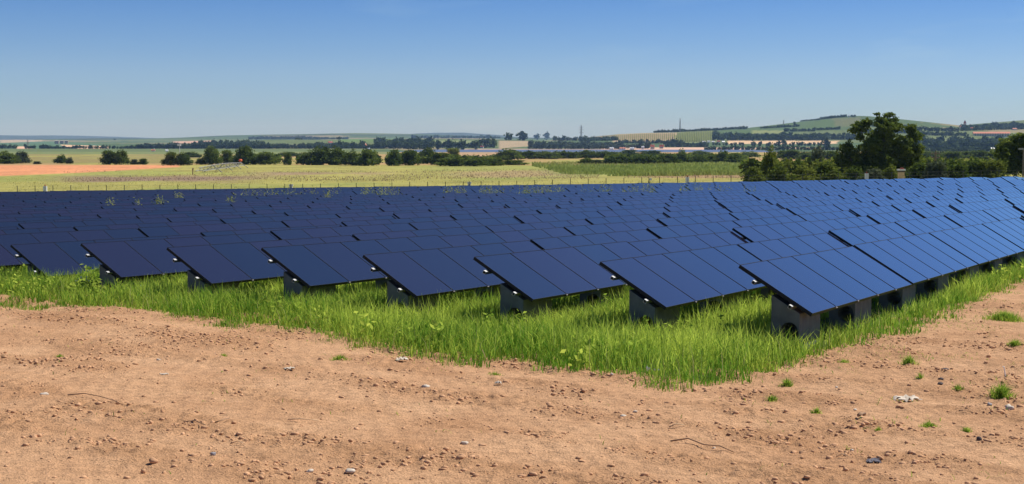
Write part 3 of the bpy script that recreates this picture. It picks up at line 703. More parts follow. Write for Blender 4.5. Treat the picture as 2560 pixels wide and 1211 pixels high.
BUSH = []
for v in range(9):
    r_ = random.Random(100 + v); lobes = []
    nl = 7 + v % 4
    for j in range(nl):
        a = r_.uniform(0, 6.28); q = r_.uniform(0.1, 0.33)
        zc = r_.uniform(0.22, 0.72) if v % 3 else r_.uniform(0.18, 0.6)
        rr = r_.uniform(0.15, 0.27) * (1.15 - 0.5 * zc)
        lobes.append((math.cos(a) * q * (1.1 - 0.5 * zc), math.sin(a) * q, zc, rr * 1.1, rr, rr * r_.uniform(0.8, 1.1)))
    lobes += [(0, 0, 0.55, 0.30, 0.30, 0.36), (0.03, 0, 0.28, 0.46, 0.45, 0.30)]
    for j in range(6):
        a = j * 1.05 + r_.uniform(-0.3, 0.3); lobes.append((0.32 * math.cos(a), 0.32 * math.sin(a), r_.uniform(0.12, 0.3), 0.22, 0.22, 0.2))
    cm = foliage(lobes, 4600, 0.036, 200 + v, zmin=-0.03)
    limbs = [([(0, 0, -0.05), (0.01, 0, 0.2), (0.03, 0.02, 0.5)], 0.03, 0.012)]
    for j in range(4):
        a = r_.uniform(0, 6.28); limbs.append(([(0, 0, 0.08), (0.12 * math.cos(a), 0.12 * math.sin(a), 0.3), (0.24 * math.cos(a), 0.24 * math.sin(a), 0.52)], 0.02, 0.006))
    BUSH.append((cm, trunk_mesh(limbs)))
BCOPY = {}
def bush(name, label, group, px0, px1, ytop, ybase, mat='leaf', Yfix=None, cat='shrub', v=None):
    xm = (px0 + px1) / 2
    if Yfix: Y = Yfix; X = (xm - 1280) / FPX * Y; z = float(Z(X, Y))
    else: X, Y, z = hit(xm, ybase, 112, 1440)
    w = (px1 - px0) / FPX * Y * 1.2
    h = (CZ - (ytop - YH) / FPX * Y - z) * 1.10
    v = random.randrange(len(BUSH)) if v is None else v
    key = (v, mat)
    if key not in BCOPY:
        cm = BUSH[v][0].copy(); cm.materials.append(M[mat]); tm = BUSH[v][1].copy(); tm.materials.append(M['bark']); BCOPY[key] = (cm, tm)
    t = empty(name, (X, Y, z), (0, 0, random.uniform(0, 6.28)))
    obj('crown', BCOPY[key][0], None, t, None, None, (w, w, h)); obj('trunk', BCOPY[key][1], None, t, None, None, (w, w, h))
    tag(t, label, cat, group); return t

G1 = 'shrubs scattered along the far side of the meadow'
SH = [  # x0, x1, ytop, ybase, material, label
 (-18, 46, 376, 410, 'leaf', 'wide dark green shrub cut by the left edge of the photo'),
 (34, 73, 377, 409, 'leaf_g', 'greyish brown shrub beside the dark one at the left edge'),
 (137, 170, 386, 409, 'leaf', 'small round dark shrub standing alone in the left meadow'),
 (166, 183, 392, 410, 'leaf_g', 'tiny greyish bush at the right foot of the small lone round shrub'),
 (84, 103, 403, 411, 'leaf_g', 'low tuft of bush at the edge of the orange field, left'),
 (253, 296, 375, 412, 'leaf', 'left half of the tall shrub pair above the orange field'),
 (285, 322, 373, 412, 'leaf', 'right half of the tall shrub pair above the orange field'),
 (327, 347, 398, 412, 'leaf_g', 'low greyish bush right of the tall shrub pair'),
 (345, 369, 396, 412, 'leaf', 'low dark bush next to the low greyish one, left meadow'),
 (407, 446, 379, 414, 'leaf_y', 'left olive green half of the shrub before the leaning boom'),
 (438, 479, 379, 414, 'leaf', 'right dark half of the shrub before the leaning boom'),
 (490, 516, 394, 412, 'leaf_y', 'small light green bush behind the left end of the irrigation boom'),
 (508, 553, 362, 412, 'leaf', 'tall pointed dark shrub behind the irrigation boom'),
 (550, 588, 374, 410, 'leaf', 'medium dark shrub behind the boom, left of the orange tank'),
 (588, 642, 363, 412, 'leaf', 'large dark tree right behind the orange tank'),
 (632, 692, 379, 412, 'leaf', 'spreading dark shrub right of the orange tank'),
 (708, 729, 382, 413, 'leaf', 'small cone shaped dark shrub standing alone mid left'),
 (744, 796, 376, 413, 'leaf', 'leftmost shrub of the large dark thicket mid left'),
 (772, 832, 363, 413, 'leaf', 'tallest shrub of the large dark thicket mid left'),
 (816, 866, 365, 413, 'leaf', 'second tallest shrub of the large dark thicket mid left'),
 (856, 908, 374, 414, 'leaf', 'olive tinted shrub at the middle right of the large thicket'),
 (894, 948, 373, 415, 'leaf', 'rightmost shrub of the large thicket beside the dirt path'),
 (967, 1003, 372, 415, 'leaf', 'dark shrub just right of the dirt path'),
 (994, 1050, 374, 414, 'leaf', 'broad shrub next to the one right of the dirt path'),
 (1045, 1092, 366, 408, 'leaf', 'darkest tall shrub in the centre thicket'),
 (1080, 1122, 380, 413, 'leaf', 'medium shrub between the tallest and the pale round one'),
 (1117, 1148, 369, 400, 'leaf_y', 'pale green round tree rising from the centre thicket'),
 (1092, 1160, 393, 416, 'leaf', 'low hedge shrub below the pale round tree'),
 (1150, 1220, 394, 416, 'leaf', 'low hedge shrub in the centre, left of the dark dome'),
 (1210, 1262, 397, 415, 'leaf', 'low shrub below the left of the dark dome'),
 (1234, 1304, 371, 401, 'leaf', 'dark dome shaped shrub at the picture centre'),
 (1250, 1316, 400, 413, 'leaf', 'flat low bush in front of the dark dome'),
 (1296, 1350, 377, 398, 'leaf', 'back hedge shrub right beside the dark dome'),
 (1344, 1402, 380, 398, 'leaf', 'second back hedge shrub right of the dark dome'),
 (1395, 1448, 379, 397, 'leaf', 'third back hedge shrub right of the dark dome'),
 (1440, 1492, 374, 396, 'leaf', 'peaked back hedge shrub below the pylon'),
 (1484, 1542, 377, 396, 'leaf', 'back hedge shrub right below the vineyard'),
 (1447, 1486, 393, 411, 'leaf', 'small dark bush before the orange bank, centre right'),
 (1478, 1506, 399, 411, 'leaf_g', 'tiny bush right of the small dark one before the orange bank'),
 (1508, 1584, 388, 411, 'leaf', 'left end shrub of the long hedge, centre right'),
 (1572, 1648, 385, 411, 'leaf', 'second shrub of the long hedge, centre right'),
 (1636, 1700, 384, 410, 'leaf', 'third shrub of the long hedge, left of the round dark tree'),
 (1688, 1724, 372, 408, 'leaf', 'round dark tree rising out of the long hedge'),
 (1718, 1772, 387, 408, 'leaf', 'shrub just right of the round dark tree in the hedge'),
 (1764, 1798, 383, 407, 'leaf', 'shrub left of the second dark tree in the long hedge'),
 (1790, 1824, 374, 407, 'leaf', 'second dark tree in the long hedge'),
 (1816, 1868, 381, 408, 'leaf', 'right end shrub of the long hedge'),
 (1540, 1600, 374, 390, 'leaf', 'far hedge shrub behind the left end of the long hedge'),
 (1596, 1660, 376, 390, 'leaf', 'far hedge shrub behind the middle of the long hedge'),
 (1720, 1780, 376, 390, 'leaf', 'far hedge shrub between the two dark hedge trees'),
 (1838, 1900, 378, 394, 'leaf', 'dark far shrub left of the tall pale green shrub'),
 (1940, 2006, 374, 399, 'leaf', 'dark far shrub between the two pale green shrubs'),
 (1998, 2032, 384, 400, 'leaf', 'small dark far shrub left of the round pale one'),
 (2060, 2100, 376, 400, 'leaf', 'dark far shrub left behind the big tree'),
 (2296, 2350, 378, 400, 'leaf', 'dark far shrub right behind the big tree'),
 (2344, 2410, 378, 399, 'leaf', 'dark far shrub behind the wooden pole'),
 (2404, 2470, 376, 398, 'leaf', 'dark far shrub above the orange bank on the right'),
 (2464, 2520, 378, 400, 'leaf', 'dark far shrub left behind the tree at the right edge'),
 (455, 502, 379, 394, 'leaf', 'low far hedge left of the tall pointed shrub'),
 (690, 750, 379, 392, 'leaf', 'low far hedge behind the cone shaped shrub'),
]
for a in SH: bush('shrub', a[5], G1, a[0], a[1], a[2], a[3], a[4])
G2 = 'bushes close behind the right end of the array'
for a in [
 (1860, 1912, 414, 'leaf_y', 152, 'small olive bush at the left end of the bushes behind the array'),
 (1902, 1948, 364, 'leaf_y', 160, 'tall narrow pale green shrub left of the big tree'),
 (1922, 1982, 405, 'leaf_y', 150, 'yellow green bush right of the tall narrow shrub'),
 (1974, 2042, 408, 'leaf_y', 151, 'second yellow green bush right of the tall narrow shrub'),
 (2030, 2108, 402, 'leaf_y', 152, 'yellow green bush at the left foot of the big tree'),
 (2022, 2068, 364, 'leaf_g', 250, 'round pale greyish shrub left of the big tree'),
 (2112, 2160, 414, 'leaf', 149, 'dark bush under the left of the big tree'),
 (2154, 2212, 420, 'leaf_g', 147, 'low greyish bush beside the white box under the big tree'),
 (2204, 2248, 408, 'leaf_y', 149, 'yellowish bush left of the beehive under the big tree'),
 (2262, 2322, 404, 'leaf', 152, 'dark bush right of the beehive'),
 (2312, 2372, 402, 'leaf_g', 150, 'olive grey bush at the foot of the wooden pole'),
 (2362, 2424, 405, 'leaf', 150, 'dark green bush right of the wooden pole'),
 (2408, 2462, 392, 'leaf', 152, 'taller green bush midway between pole and right edge'),
 (2452, 2512, 398, 'leaf_y', 151, 'light green bush left of the tree at the right edge'),
]: bush('bush', a[5], G2, a[0], a[1], a[2], 440, a[3], a[4], cat='bush')

def big_tree(name, label, Y, lobes_px, n, size, seed, mat, trunks):
    k = Y / FPX; x0 = trunks[0][0][0][0]; X0 = (x0 - 1280) * k; z0 = float(Z(X0, Y)); r_ = random.Random(seed)
    P3 = lambda x, y, d=0: ((x - x0) * k, d, CZ - (y - YH) * k - z0)
    lobes = []
    for (x, y, rx, ry) in lobes_px:
        d = r_.uniform(-1, 1) * rx * k * 0.6
        lobes.append((*P3(x, y, d), rx * k * 1.12, max(rx, ry) * k, ry * k * 1.1))
    t = empty(name, (X0, Y, z0))
    cm = foliage(lobes, n, size, seed); cm.materials.append(M[mat]); obj('crown', cm, None, t)
    limbs = []
    for P, r0, r1 in trunks: limbs.append(([P3(x, y, (i > 0) * r_.uniform(-0.3, 0.3)) for i, (x, y) in enumerate(P)], r0, r1))
    tm = trunk_mesh(limbs); tm.materials.append(M['bark']); obj('trunk', tm, None, t)
    return tag(t, label, 'tree')
big_tree('tree', 'tallest tree with ragged dark crown behind the right of the array', 165, [
 (2200, 398, 48, 34), (2152, 402, 40, 32), (2252, 404, 42, 32), (2118, 388, 22, 30), (2286, 402, 24, 28), (2215, 362, 44, 24), (2172, 366, 30, 18),
 (2255, 368, 34, 26), (2150, 318, 22, 15), (2132, 327, 13, 8), (2168, 306, 15, 10), (2210, 318, 30, 22), (2190, 286, 9, 3.5), (2218, 288, 15, 6), (2200, 303, 18, 12), (2236, 300, 8, 7),
 (2238, 318, 14, 12), (2272, 322, 14, 12), (2282, 342, 18, 14), (2148, 343, 10, 9), (2200, 340, 36, 14), (2292, 375, 16, 14), (2098, 405, 16, 18), (2160, 425, 50, 14), (2250, 428, 46, 12), (2115, 368, 12, 12)],
 46000, 0.115, 5, 'leaf_tree',
 [([(2190, 452), (2195, 410), (2205, 370), (2208, 330), (2196, 288)], 0.30, 0.04), ([(2192, 430), (2165, 380), (2158, 345), (2148, 318)], 0.16, 0.04),
  ([(2198, 410), (2240, 370), (2275, 335), (2280, 325)], 0.16, 0.04), ([(2204, 350), (2226, 310), (2220, 288)], 0.10, 0.03), ([(2190, 436), (2130, 410), (2118, 385)], 0.12, 0.03)])
big_tree('tree', 'large tree cut by the right edge of the photo', 158, [
 (2560, 385, 55, 36), (2530, 362, 30, 22), (2570, 352, 34, 18), (2512, 390, 24, 26), (2610, 380, 50, 40), (2520, 420, 36, 20), (2580, 425, 50, 18), (2500, 372, 12, 10), (2545, 340, 16, 8), (2640, 400, 34, 36)],
 28000, 0.115, 6, 'leaf_tree',
 [([(2570, 452), (2572, 410), (2568, 372), (2560, 345)], 0.26, 0.04), ([(2570, 420), (2535, 385), (2522, 365)], 0.13, 0.03), ([(2572, 415), (2605, 380), (2625, 365)], 0.13, 0.03)])

# far trees: single ones as things, woods as one mass each
def far_tree_mesh(seed, n=260, size=0.075, tall=1.0):
    r_ = random.Random(seed); lobes = [(0, 0, 0.55, 0.40, 0.40, 0.40), (0, 0, 0.28, 0.36, 0.36, 0.28)]
    for j in range(5): a = r_.uniform(0, 6.28); lobes.append((0.26 * math.cos(a), 0.26 * math.sin(a), r_.uniform(0.35, 0.78), 0.2, 0.2, 0.18))
    return lobes
FARV = []
for v in range(6):
    r_ = np.random.default_rng(300 + v); P, k, rad = crown_pts(far_tree_mesh(v), 150, r_, 0.85); P[:, 2] = np.maximum(P[:, 2], 0.0)
    t = np.clip(0.45 + r_.normal(0, 0.16, len(P)), 0, 1); FARV.append(leaf_quads(P, 0.118, 0.3, t, 400 + v, 0.8))
def far_tree(label, px, ytop, ybase, wpx, group, mat='leaf_far', Yrange=(1800, 9000)):
    X, Y, z = hit(px, ybase, *Yrange); w = wpx / FPX * Y; h = (ybase - ytop) / FPX * Y
    V, F, tv = FARV[random.randrange(6)]
    t = empty('tree', (X, Y, z)); cm = mesh_np('crown', V * np.array([w, w, h]), F, {'tint': tv}); cm.materials.append(M[mat]); obj('crown', cm, None, t)
    mb = MB(); mb.tube([(0, 0, -0.5), (0, 0, h * 0.5)], [w * 0.04, w * 0.02], 5); tm = mb.mesh('trunk'); tm.materials.append(M['bark']); obj('trunk', tm, None, t)
    return tag(t, label, 'tree', group)
def wood(name, label, segs, mat='leaf_far', dens=1.0, Yrange=(1800, 9000)):
    """segs: (x0, x1, ytop0, ytop1, ybase0, ybase1, layers)"""
    VV = []; FF_ = []; TT = []; n0 = 0
    for (x0, x1, t0, t1, b0, b1, lay) in segs:
        for L_ in range(lay):
            f = (L_ + 0.5) / lay; x = x0 + random.uniform(0, 4)
            while x < x1:
                q = (x - x0) / max(1, x1 - x0); tp = t0 + (t1 - t0) * q; bs = b0 + (b1 - b0) * q
                base = bs - (bs - tp) * 0.62 * f
                X, Y, z = hit(x, base, *Yrange)
                hp = (bs - tp) * (0.52 if lay > 1 else 1.0) * random.uniform(0.65, 1.25) * (0.8 + 0.5 * float(vnoise(x / 17.0, 3.3, 9)))
                h = max(3.0, hp / FPX * Y); w = h * random.uniform(0.75, 1.15)
                V, F, tv = FARV[random.randrange(6)]; a = random.uniform(0, 6.28); ca, sa = math.cos(a), math.sin(a)
                P = V * np.array([w, w, h]); P = np.stack([P[:, 0] * ca - P[:, 1] * sa + X, P[:, 0] * sa + P[:, 1] * ca + Y, P[:, 2] + z - 0.08 * h], 1)
                VV.append(P); FF_.append(F + n0); TT.append(np.clip(tv + random.uniform(-0.35, 0.4), 0, 1)); n0 += len(P)
                x += w * FPX / Y * random.uniform(0.45, 0.75) / dens
    me = mesh_np(name, np.concatenate(VV), np.concatenate(FF_), {'tint': np.concatenate(TT)}); me.materials.append(M[mat])
    tag(obj(name, me), label, 'wood', kind='stuff')
for lab, sg in (('dark hedge mass filling the large thicket mid left', [(746, 946, 382, 384, 412, 413, 3)]), ('dark hedge mass behind the orange tank', [(592, 700, 384, 390, 411, 412, 3)]),
                ('dark hedge mass right of the dirt path', [(970, 1130, 382, 386, 413, 413, 3), (1080, 1250, 390, 398, 415, 415, 2)]), ('long back hedge right of the dark dome', [(1290, 1545, 378, 379, 398, 398, 2)]),
                ('long dense hedge before the sandy lake shore', [(1515, 1700, 386, 386, 410, 409, 3), (1690, 1865, 386, 388, 408, 408, 3)]), ('continuous undergrowth joining the bushes behind the array', [(1868, 2110, 416, 412, 448, 446, 2), (2100, 2330, 410, 410, 446, 445, 2), (2300, 2540, 408, 404, 444, 442, 2)]), ('dark hedge line behind the big tree', [(1945, 2100, 378, 379, 399, 399, 2), (2290, 2520, 378, 378, 399, 399, 2)])):
    wood('hedge', lab, sg, 'leaf_y' if 'undergrowth' in lab else 'leaf', 1.2, (112, 1440))
wood('wood', 'dark wooded strip across the lake, left of the village', [(340, 520, 360, 354, 375, 375, 2), (500, 660, 353, 349, 376, 376, 3), (640, 780, 357, 358, 377, 377, 2), (420, 520, 366, 366, 377, 377, 1)])
wood('wood', 'dark tree line on the skyline above the village', [(620, 740, 341, 339, 351, 351, 2), (735, 800, 338, 342, 352, 351, 2), (800, 870, 345, 345, 351, 350, 1)])
wood('wood', 'village trees around the white house across the lake', [(770, 960, 357, 360, 377, 377, 3), (850, 900, 360, 360, 377, 377, 1)])
wood('wood', 'dense wood across the lake above the centre thicket', [(940, 1080, 347, 345, 376, 376, 4), (1030, 1250, 341, 341, 349, 349, 1), (1080, 1240, 358, 356, 376, 376, 1)])
wood('wood', 'grey green willows lining the far lake shore', [(1322, 1560, 352, 356, 375, 375, 3), (1540, 1620, 362, 362, 376, 376, 1)], 'willow')
wood('wood', 'dark trees above the willows on the far shore', [(1385, 1470, 344, 344, 356, 356, 1), (1450, 1545, 343, 340, 356, 354, 2), (1545, 1660, 352, 352, 362, 362, 1)])
wood('wood', 'dark wood along the ridge above the vineyards', [(1632, 1700, 320, 318, 333, 331, 2), (1690, 1790, 318, 314, 330, 328, 2), (1780, 1868, 313, 316, 327, 325, 2)])
wood('wood', 'dark clump of trees below the green vineyard', [(1662, 1704, 349, 349, 372, 372, 2), (1700, 1772, 355, 355, 371, 371, 2)])
wood('wood', 'broad band of trees at the foot of the right hill', [(1785, 1830, 328, 332, 355, 354, 3), (1830, 2070, 333, 332, 354, 354, 3), (2040, 2140, 334, 332, 353, 353, 2)])
wood('wood', 'dark trees crowning the hilltop left of the white chapel', [(2000, 2050, 301, 297, 305, 302, 1), (2050, 2118, 291, 285, 301, 294, 2), (2124, 2140, 287, 289, 294, 295, 1)])
wood('wood', 'hedges and groves on the slope of the right hill', [(2150, 2290, 308, 314, 318, 324, 1), (2130, 2300, 322, 322, 336, 336, 2), (1900, 2000, 318, 312, 324, 319, 1), (2030, 2100, 321, 318, 329, 327, 1), (2280, 2400, 318, 322, 330, 334, 1), (2300, 2420, 330, 334, 342, 344, 1), (2400, 2560, 312, 304, 330, 326, 3), (1960, 2040, 324, 322, 332, 332, 1)])
wood('wood', 'tall bluish trees across the lake at far right', [(2290, 2520, 342, 340, 376, 376, 3)])
wood('wood', 'dark trees along the far bank at left behind the shrubs', [(330, 700, 370, 368, 381, 381, 1), (100, 330, 376, 375, 383, 383, 1)], 'leaf_far', 0.8)
wood('wood', 'dark trees on the near shore right of the lake', [(1760, 2100, 368, 368, 380, 380, 1), (2280, 2540, 366, 366, 382, 382, 2)], 'leaf_far', 0.9, (1440, 9000))
wood('wood', 'thin row of far trees across the lake at far left', [(0, 40, 371, 372, 382, 382, 1), (62, 92, 374, 374, 384, 384, 1), (105, 145, 372, 373, 382, 382, 1), (330, 360, 372, 372, 378, 378, 1)])
wood('wood', 'scattered bushes along the right lake shore', [(1880, 2060, 357, 358, 370, 368, 1), (1780, 1860, 358, 360, 367, 367, 1)], 'leaf_far', 0.6)
GF = 'single trees across the lake'
for a in [('large tree left of its group on the centre skyline', 1272, 331, 352, 26), ('broad tree in the middle of the centre skyline group', 1305, 329, 352, 34), ('tree at the right of the centre skyline group', 1343, 333, 350, 18),
 ('lone round tree on the skyline left of the pylon', 1367, 330, 350, 19), ('first dark tree on the far shore left of the red roofed houses', 1096, 350, 374, 18), ('second dark tree on the far shore left of the red roofed houses', 1122, 349, 375, 24),
 ('third dark tree on the far shore left of the red roofed houses', 1153, 349, 375, 30), ('fourth dark tree just left of the red roofed houses', 1190, 350, 374, 28), ('small dark tree before the pale field right of the lake', 2004, 353, 366, 14),
 ('dark round tree before the pale field, left of the big tree', 2064, 348, 371, 28), ('small tree on the skyline of the right hill', 1986, 304, 311, 7), ('tree on the far left skyline above the long pale field', 287, 346.5, 351, 7),
 ('lone small tree on the far bank at left, second from the edge', 160, 374, 383, 9), ('lone tree on the far bank below the long pale field', 190, 374, 384, 10), ('lone tree on the far bank left of the shrub pair', 226, 373, 384, 11), ('far bank tree just behind the shrub pair', 258, 373, 383, 11),
 ('solitary small tree beside the village, above the thicket', 848, 341, 350, 15), ('tall tree behind the orange roofed house', 906, 350, 370, 20)]:
    far_tree(a[0], a[1], a[2], a[3], a[4], GF)

# vineyard rows
def vine_rows(name, label, x0, x1, top, bot, step, mat):
    mb = MB(); x = x0
    while x < x1:
        tp = np.interp(x, *zip(*top)); bt = np.interp(x, *zip(*bot))
        Xa, Ya, za = hit(x, bt, 1850, 9000); Xb, Yb, zb = hit(x + 1.2, tp, 1850, 9000); V = []; F = []
        for i in range(9):
            q = i / 8; X = Xa + (Xb - Xa) * q; Y = Ya + (Yb - Ya) * q; z = float(Z(X, Y)); w = 0.55 + random.uniform(-0.1, 0.15); h = 1.7 + random.uniform(-0.3, 0.3)
            V += [(X - w, Y, z - 0.3), (X - w * 0.7, Y, z + h), (X + w * 0.7, Y, z + h), (X + w, Y, z - 0.3)]
            if i: b0 = 4 * (i - 1); F += [(b0, b0 + 4, b0 + 5, b0 + 1), (b0 + 1, b0 + 5, b0 + 6, b0 + 2), (b0 + 2, b0 + 6, b0 + 7, b0 + 3)]
        F += [(0, 1, 2, 3)]
        mb.raw(V, F); x += step
    me = mb.mesh(name); at = me.attributes.new('tint', 'FLOAT', 'POINT'); at.data.foreach_set('value', rng.uniform(0.2, 0.8, len(me.vertices)).astype(np.float32))
    me.materials.append(M[mat]); tag(obj(name, me), label, 'vineyard', kind='stuff')
vine_rows('vineyard', 'pale brown vineyard in stripes on the low hill', 1536, 1688, [(1536, 338), (1600, 335), (1690, 334)], [(1536, 352), (1700, 355)], 5.0, 'reed')
vine_rows('vineyard', 'green striped vineyard right of the brown one', 1693, 1784, [(1690, 333), (1740, 329), (1790, 328)], [(1690, 355), (1790, 355)], 4.4, 'reed')

# ------------------------------------------------------------------ buildings, pylons
def house(name, label, px, ybase, wpx, wall_px, roof_px, wall, roof, yaw=20, depth=None, Yr=(1450, 9000), win=(3, 1), group='houses across the lake', cat='house', hip=False):
    X, Y, z = hit(px, ybase, *Yr); k = Y / FPX; w, hw, hr = wpx * k / 2, wall_px * k, roof_px * k; d = (depth * k if depth else w * 1.3) / 2
    t = empty(name, (X, Y, z), (0, 0, R(yaw)))
    mb = MB(); mb.box(-w, w, -d, d, -2.5, hw)
    if not hip: mb.raw([(-w, -d, hw), (-w, d, hw), (-w, 0, hw + hr * 0.95), (w, -d, hw), (w, d, hw), (w, 0, hw + hr * 0.95)], [(0, 2, 1), (3, 4, 5)])
    me = mb.mesh('wall'); me.materials.append(M[wall]); obj('wall', me, None, t)
    o = 0.06 * w + 0.15; mb = MB(); e = hw - 0.15; r = hw + hr; th = 0.18; ix = w * 0.45 if hip else -o
    mb.raw([(-w - o, -d - o, e), (w + o, -d - o, e), (w - ix, 0, r), (-w + ix, 0, r), (-w - o, d + o, e), (w + o, d + o, e), (-w - o, -d - o, e - th), (w + o, -d - o, e - th), (-w - o, d + o, e - th), (w + o, d + o, e - th)],
           [(0, 1, 2, 3), (5, 4, 3, 2), (0, 3, 4), (1, 5, 2), (6, 7, 1, 0), (9, 8, 4, 5), (7, 9, 5, 1), (8, 6, 0, 4)])
    me = mb.mesh('roof'); me.materials.append(M[roof]); ro = obj('roof', me, None, t)
    if not hip:
        mb = MB(); mb.box(w * 0.3, w * 0.3 + 0.7, -0.35, 0.35, hw + hr * 0.5, hw + hr + 0.9); me = mb.mesh('chimney'); me.materials.append(M[wall]); obj('chimney', me, None, ro)
    nx, ny = win
    for i in range(nx):
        for j in range(ny):
            ww = 2 * w / nx * 0.24; xc = -w + (i + 0.5) * 2 * w / nx; hc = hw * (j + 0.55) / ny; hh_ = hw / ny * 0.27
            mb = MB(); mb.box(xc - ww, xc + ww, -d - 0.06, -d + 0.02, hc - hh_, hc + hh_); me = mb.mesh('window'); me.materials.append(M['pane']); obj('window', me, None, t)
    return tag(t, label, cat, group)
house('house', 'bright white house with red roof above the large thicket', 826, 362, 10, 5, 3, 'white', 'roof_red', 25)
house('house', 'small white shed right below the white house with red roof', 833, 366, 5, 3, 1.5, 'white', 'white', -10, win=(1, 1))
house('house', 'orange roofed house among trees above the large thicket', 912, 369, 10, 3.5, 6, 'cream', 'roof_orange', 60)
house('house', 'small white hut right of the orange roofed house', 922, 375, 5, 3, 1.5, 'white', 'white', 0, win=(1, 1))
house('house', 'left red roofed house of the row on the sandy bank', 1206, 357, 9, 4, 4, 'cream', 'roof_red', 15)
house('house', 'middle red roofed house of the row on the sandy bank', 1214, 357, 9, 4, 4, 'cream', 'roof_red', 15)
house('house', 'right red roofed house of the row on the sandy bank', 1222, 358, 9, 4, 4, 'cream', 'roof_red', 15)
house('house', 'white cottage below the row of red roofed houses', 1205, 371, 7, 4, 2, 'white', 'roof_red', -15)
house('house', 'cream house with red roof left of the pair at the water', 1631, 373, 9, 6, 5, 'cream', 'roof_red', 10)
house('house', 'red roofed house right of the pair at the water', 1654, 372, 10, 5, 4.5, 'cream', 'roof_red', -12)
house('house', 'white cottage on the far shore below the brown vineyard, leftmost of four', 1529, 374, 9, 3, 2, 'white', 'white', 5, win=(2, 1))
house('house', 'white cottage on the far shore, second of four below the vineyard', 1556, 374, 14, 3, 2, 'white', 'roof_orange', 5, win=(3, 1))
house('house', 'white cottage on the far shore, third of four below the vineyard', 1580, 374, 10, 3, 2, 'white', 'white', -8, win=(2, 1))
house('house', 'tall white cottage on the far shore, rightmost of four', 1607, 373, 6, 5, 2, 'white', 'white', 0, win=(1, 1))
for i, (x, w_, nm) in enumerate(((142, 10, 'leftmost of three'), (155, 9, 'middle of three'), (166, 8, 'rightmost of three'))):
    house('apartment_block', 'pale pink apartment block on the far left plain, ' + nm, x, 360, w_, 8, 0.6, 'pink', 'cream', 12, 6, win=(4, 4), group='apartment blocks on the far plain', cat='building', hip=True)
house('long_building', 'long cream building with orange roof on the right hillside', 2478, 341, 84, 7, 4, 'cream', 'roof_orange', -9, 14, win=(14, 2), group=None, cat='building')
house('chapel', 'tiny white chapel on top of the right hill', 2122, 294, 4, 4, 2, 'white', 'white', 0, win=(1, 1), group=None, cat='chapel')
house('house', 'white house at the right edge hillside above the trees', 2536, 326, 10, 3, 2.5, 'white', 'roof_orange', 5)
house('house', 'white house below the church tower', 2402, 321, 7, 4, 2, 'white', 'roof_orange', 40, win=(2, 1))
house('house', 'small pale house right of the church tower', 2429, 324, 6, 3, 2, 'cream', 'roof_red', 10, win=(2, 1))
house('house', 'white boat house on the far right shore', 2481, 375, 9, 3, 2.5, 'white', 'white', 20, win=(2, 1))
house('house', 'white cottage on the far shore at left behind the shrubs', 383, 379, 9, 3, 2.2, 'white', 'roof_orange', 8, win=(2, 1))
house('house', 'round fronted white hut on the far shore left of the irrigation boom', 417, 381, 6, 3, 2, 'white', 'white', 30, win=(1, 1))
for i, (x, nm) in enumerate(((1760, 'first'), (1772, 'second'), (1783, 'third'), (1796, 'fourth'), (1808, 'fifth'))):
    house('house', 'pale cottage under the trees right of the green vineyard, %s from the left' % nm, x, 358 - (i % 2), 7, 3, 2, 'white' if i % 2 else 'cream', 'roof_red' if i == 3 else 'white', 10 * i - 20, win=(2, 1))
# church tower
X, Y, z = hit(2412, 317, 1850, 9000); k = Y / FPX
t = empty('church_tower', (X, Y, z)); w = 2.6 * k
mb = MB(); mb.box(-w, w, -w, w, -2, 9 * k); me = mb.mesh('tower_wall'); me.materials.append(M['pink']); obj('tower_wall', me, None, t)
mb = MB(); mb.raw([(-w * 1.1, -w * 1.1, 9 * k), (w * 1.1, -w * 1.1, 9 * k), (w * 1.1, w * 1.1, 9 * k), (-w * 1.1, w * 1.1, 9 * k), (0, 0, 17 * k)], [(0, 1, 4), (1, 2, 4), (2, 3, 4), (3, 0, 4)])
me = mb.mesh('spire'); me.materials.append(M['roof_red']); obj('spire', me, None, t)
mb = MB(); mb.box(-0.7, 0.7, -w - 0.1, -w + 0.05, 5 * k, 7 * k); me = mb.mesh('belfry_window'); me.materials.append(M['pane']); obj('belfry_window', me, None, t)
tag(t, 'reddish church tower with pointed spire on the far right skyline', 'church')

def pylon(label, px, ytop, ybase, arms=True, Yr=(1850, 9000), thick=1.0):
    X, Y, z = hit(px, ybase, *Yr); k = Y / FPX; h = (ybase - ytop) * k; t = empty('pylon', (X, Y, z), (0, 0, R(20)))
    mb = MB(); b_ = h * 0.055; r0 = 0.16 * thick * Y / 2500 + 0.05
    lv = [0, 0.2, 0.38, 0.54, 0.68, 0.8, 0.9, 1.0]
    cor = lambda q, s: (s[0] * b_ * (1 - 0.85 * q), s[1] * b_ * (1 - 0.85 * q), h * q)
    ss = [(-1, -1), (1, -1), (1, 1), (-1, 1)]
    for s in ss: mb.tube([cor(0, s), cor(1, s)], r0, 4)
    for a, c in zip(lv[:-1], lv[1:]):
        for i in range(4):
            mb.tube([cor(a, ss[i]), cor(c, ss[(i + 1) % 4])], r0 * 0.6, 4); mb.tube([cor(c, ss[i]), cor(c, ss[(i + 1) % 4])], r0 * 0.6, 4)
    me = mb.mesh('lattice_mast'); me.materials.append(M['steel']); obj('lattice_mast', me, None, t)
    if arms:
        for q, l in ((0.48, 0.17), (0.66, 0.22), (0.82, 0.14)):
            mb = MB(); mb.tube([(-h * l, 0, h * q), (0, 0, h * (q + 0.02)), (h * l, 0, h * q)], r0 * 0.8, 4); mb.tube([(-h * l, 0, h * q), (0, 0, h * (q + 0.06)), (h * l, 0, h * q)], r0 * 0.6, 4)
            me = mb.mesh('cross_arm'); me.materials.append(M['steel']); obj('cross_arm', me, None, t)
    tag(t, label, 'pylon', 'power line pylons on the horizon')
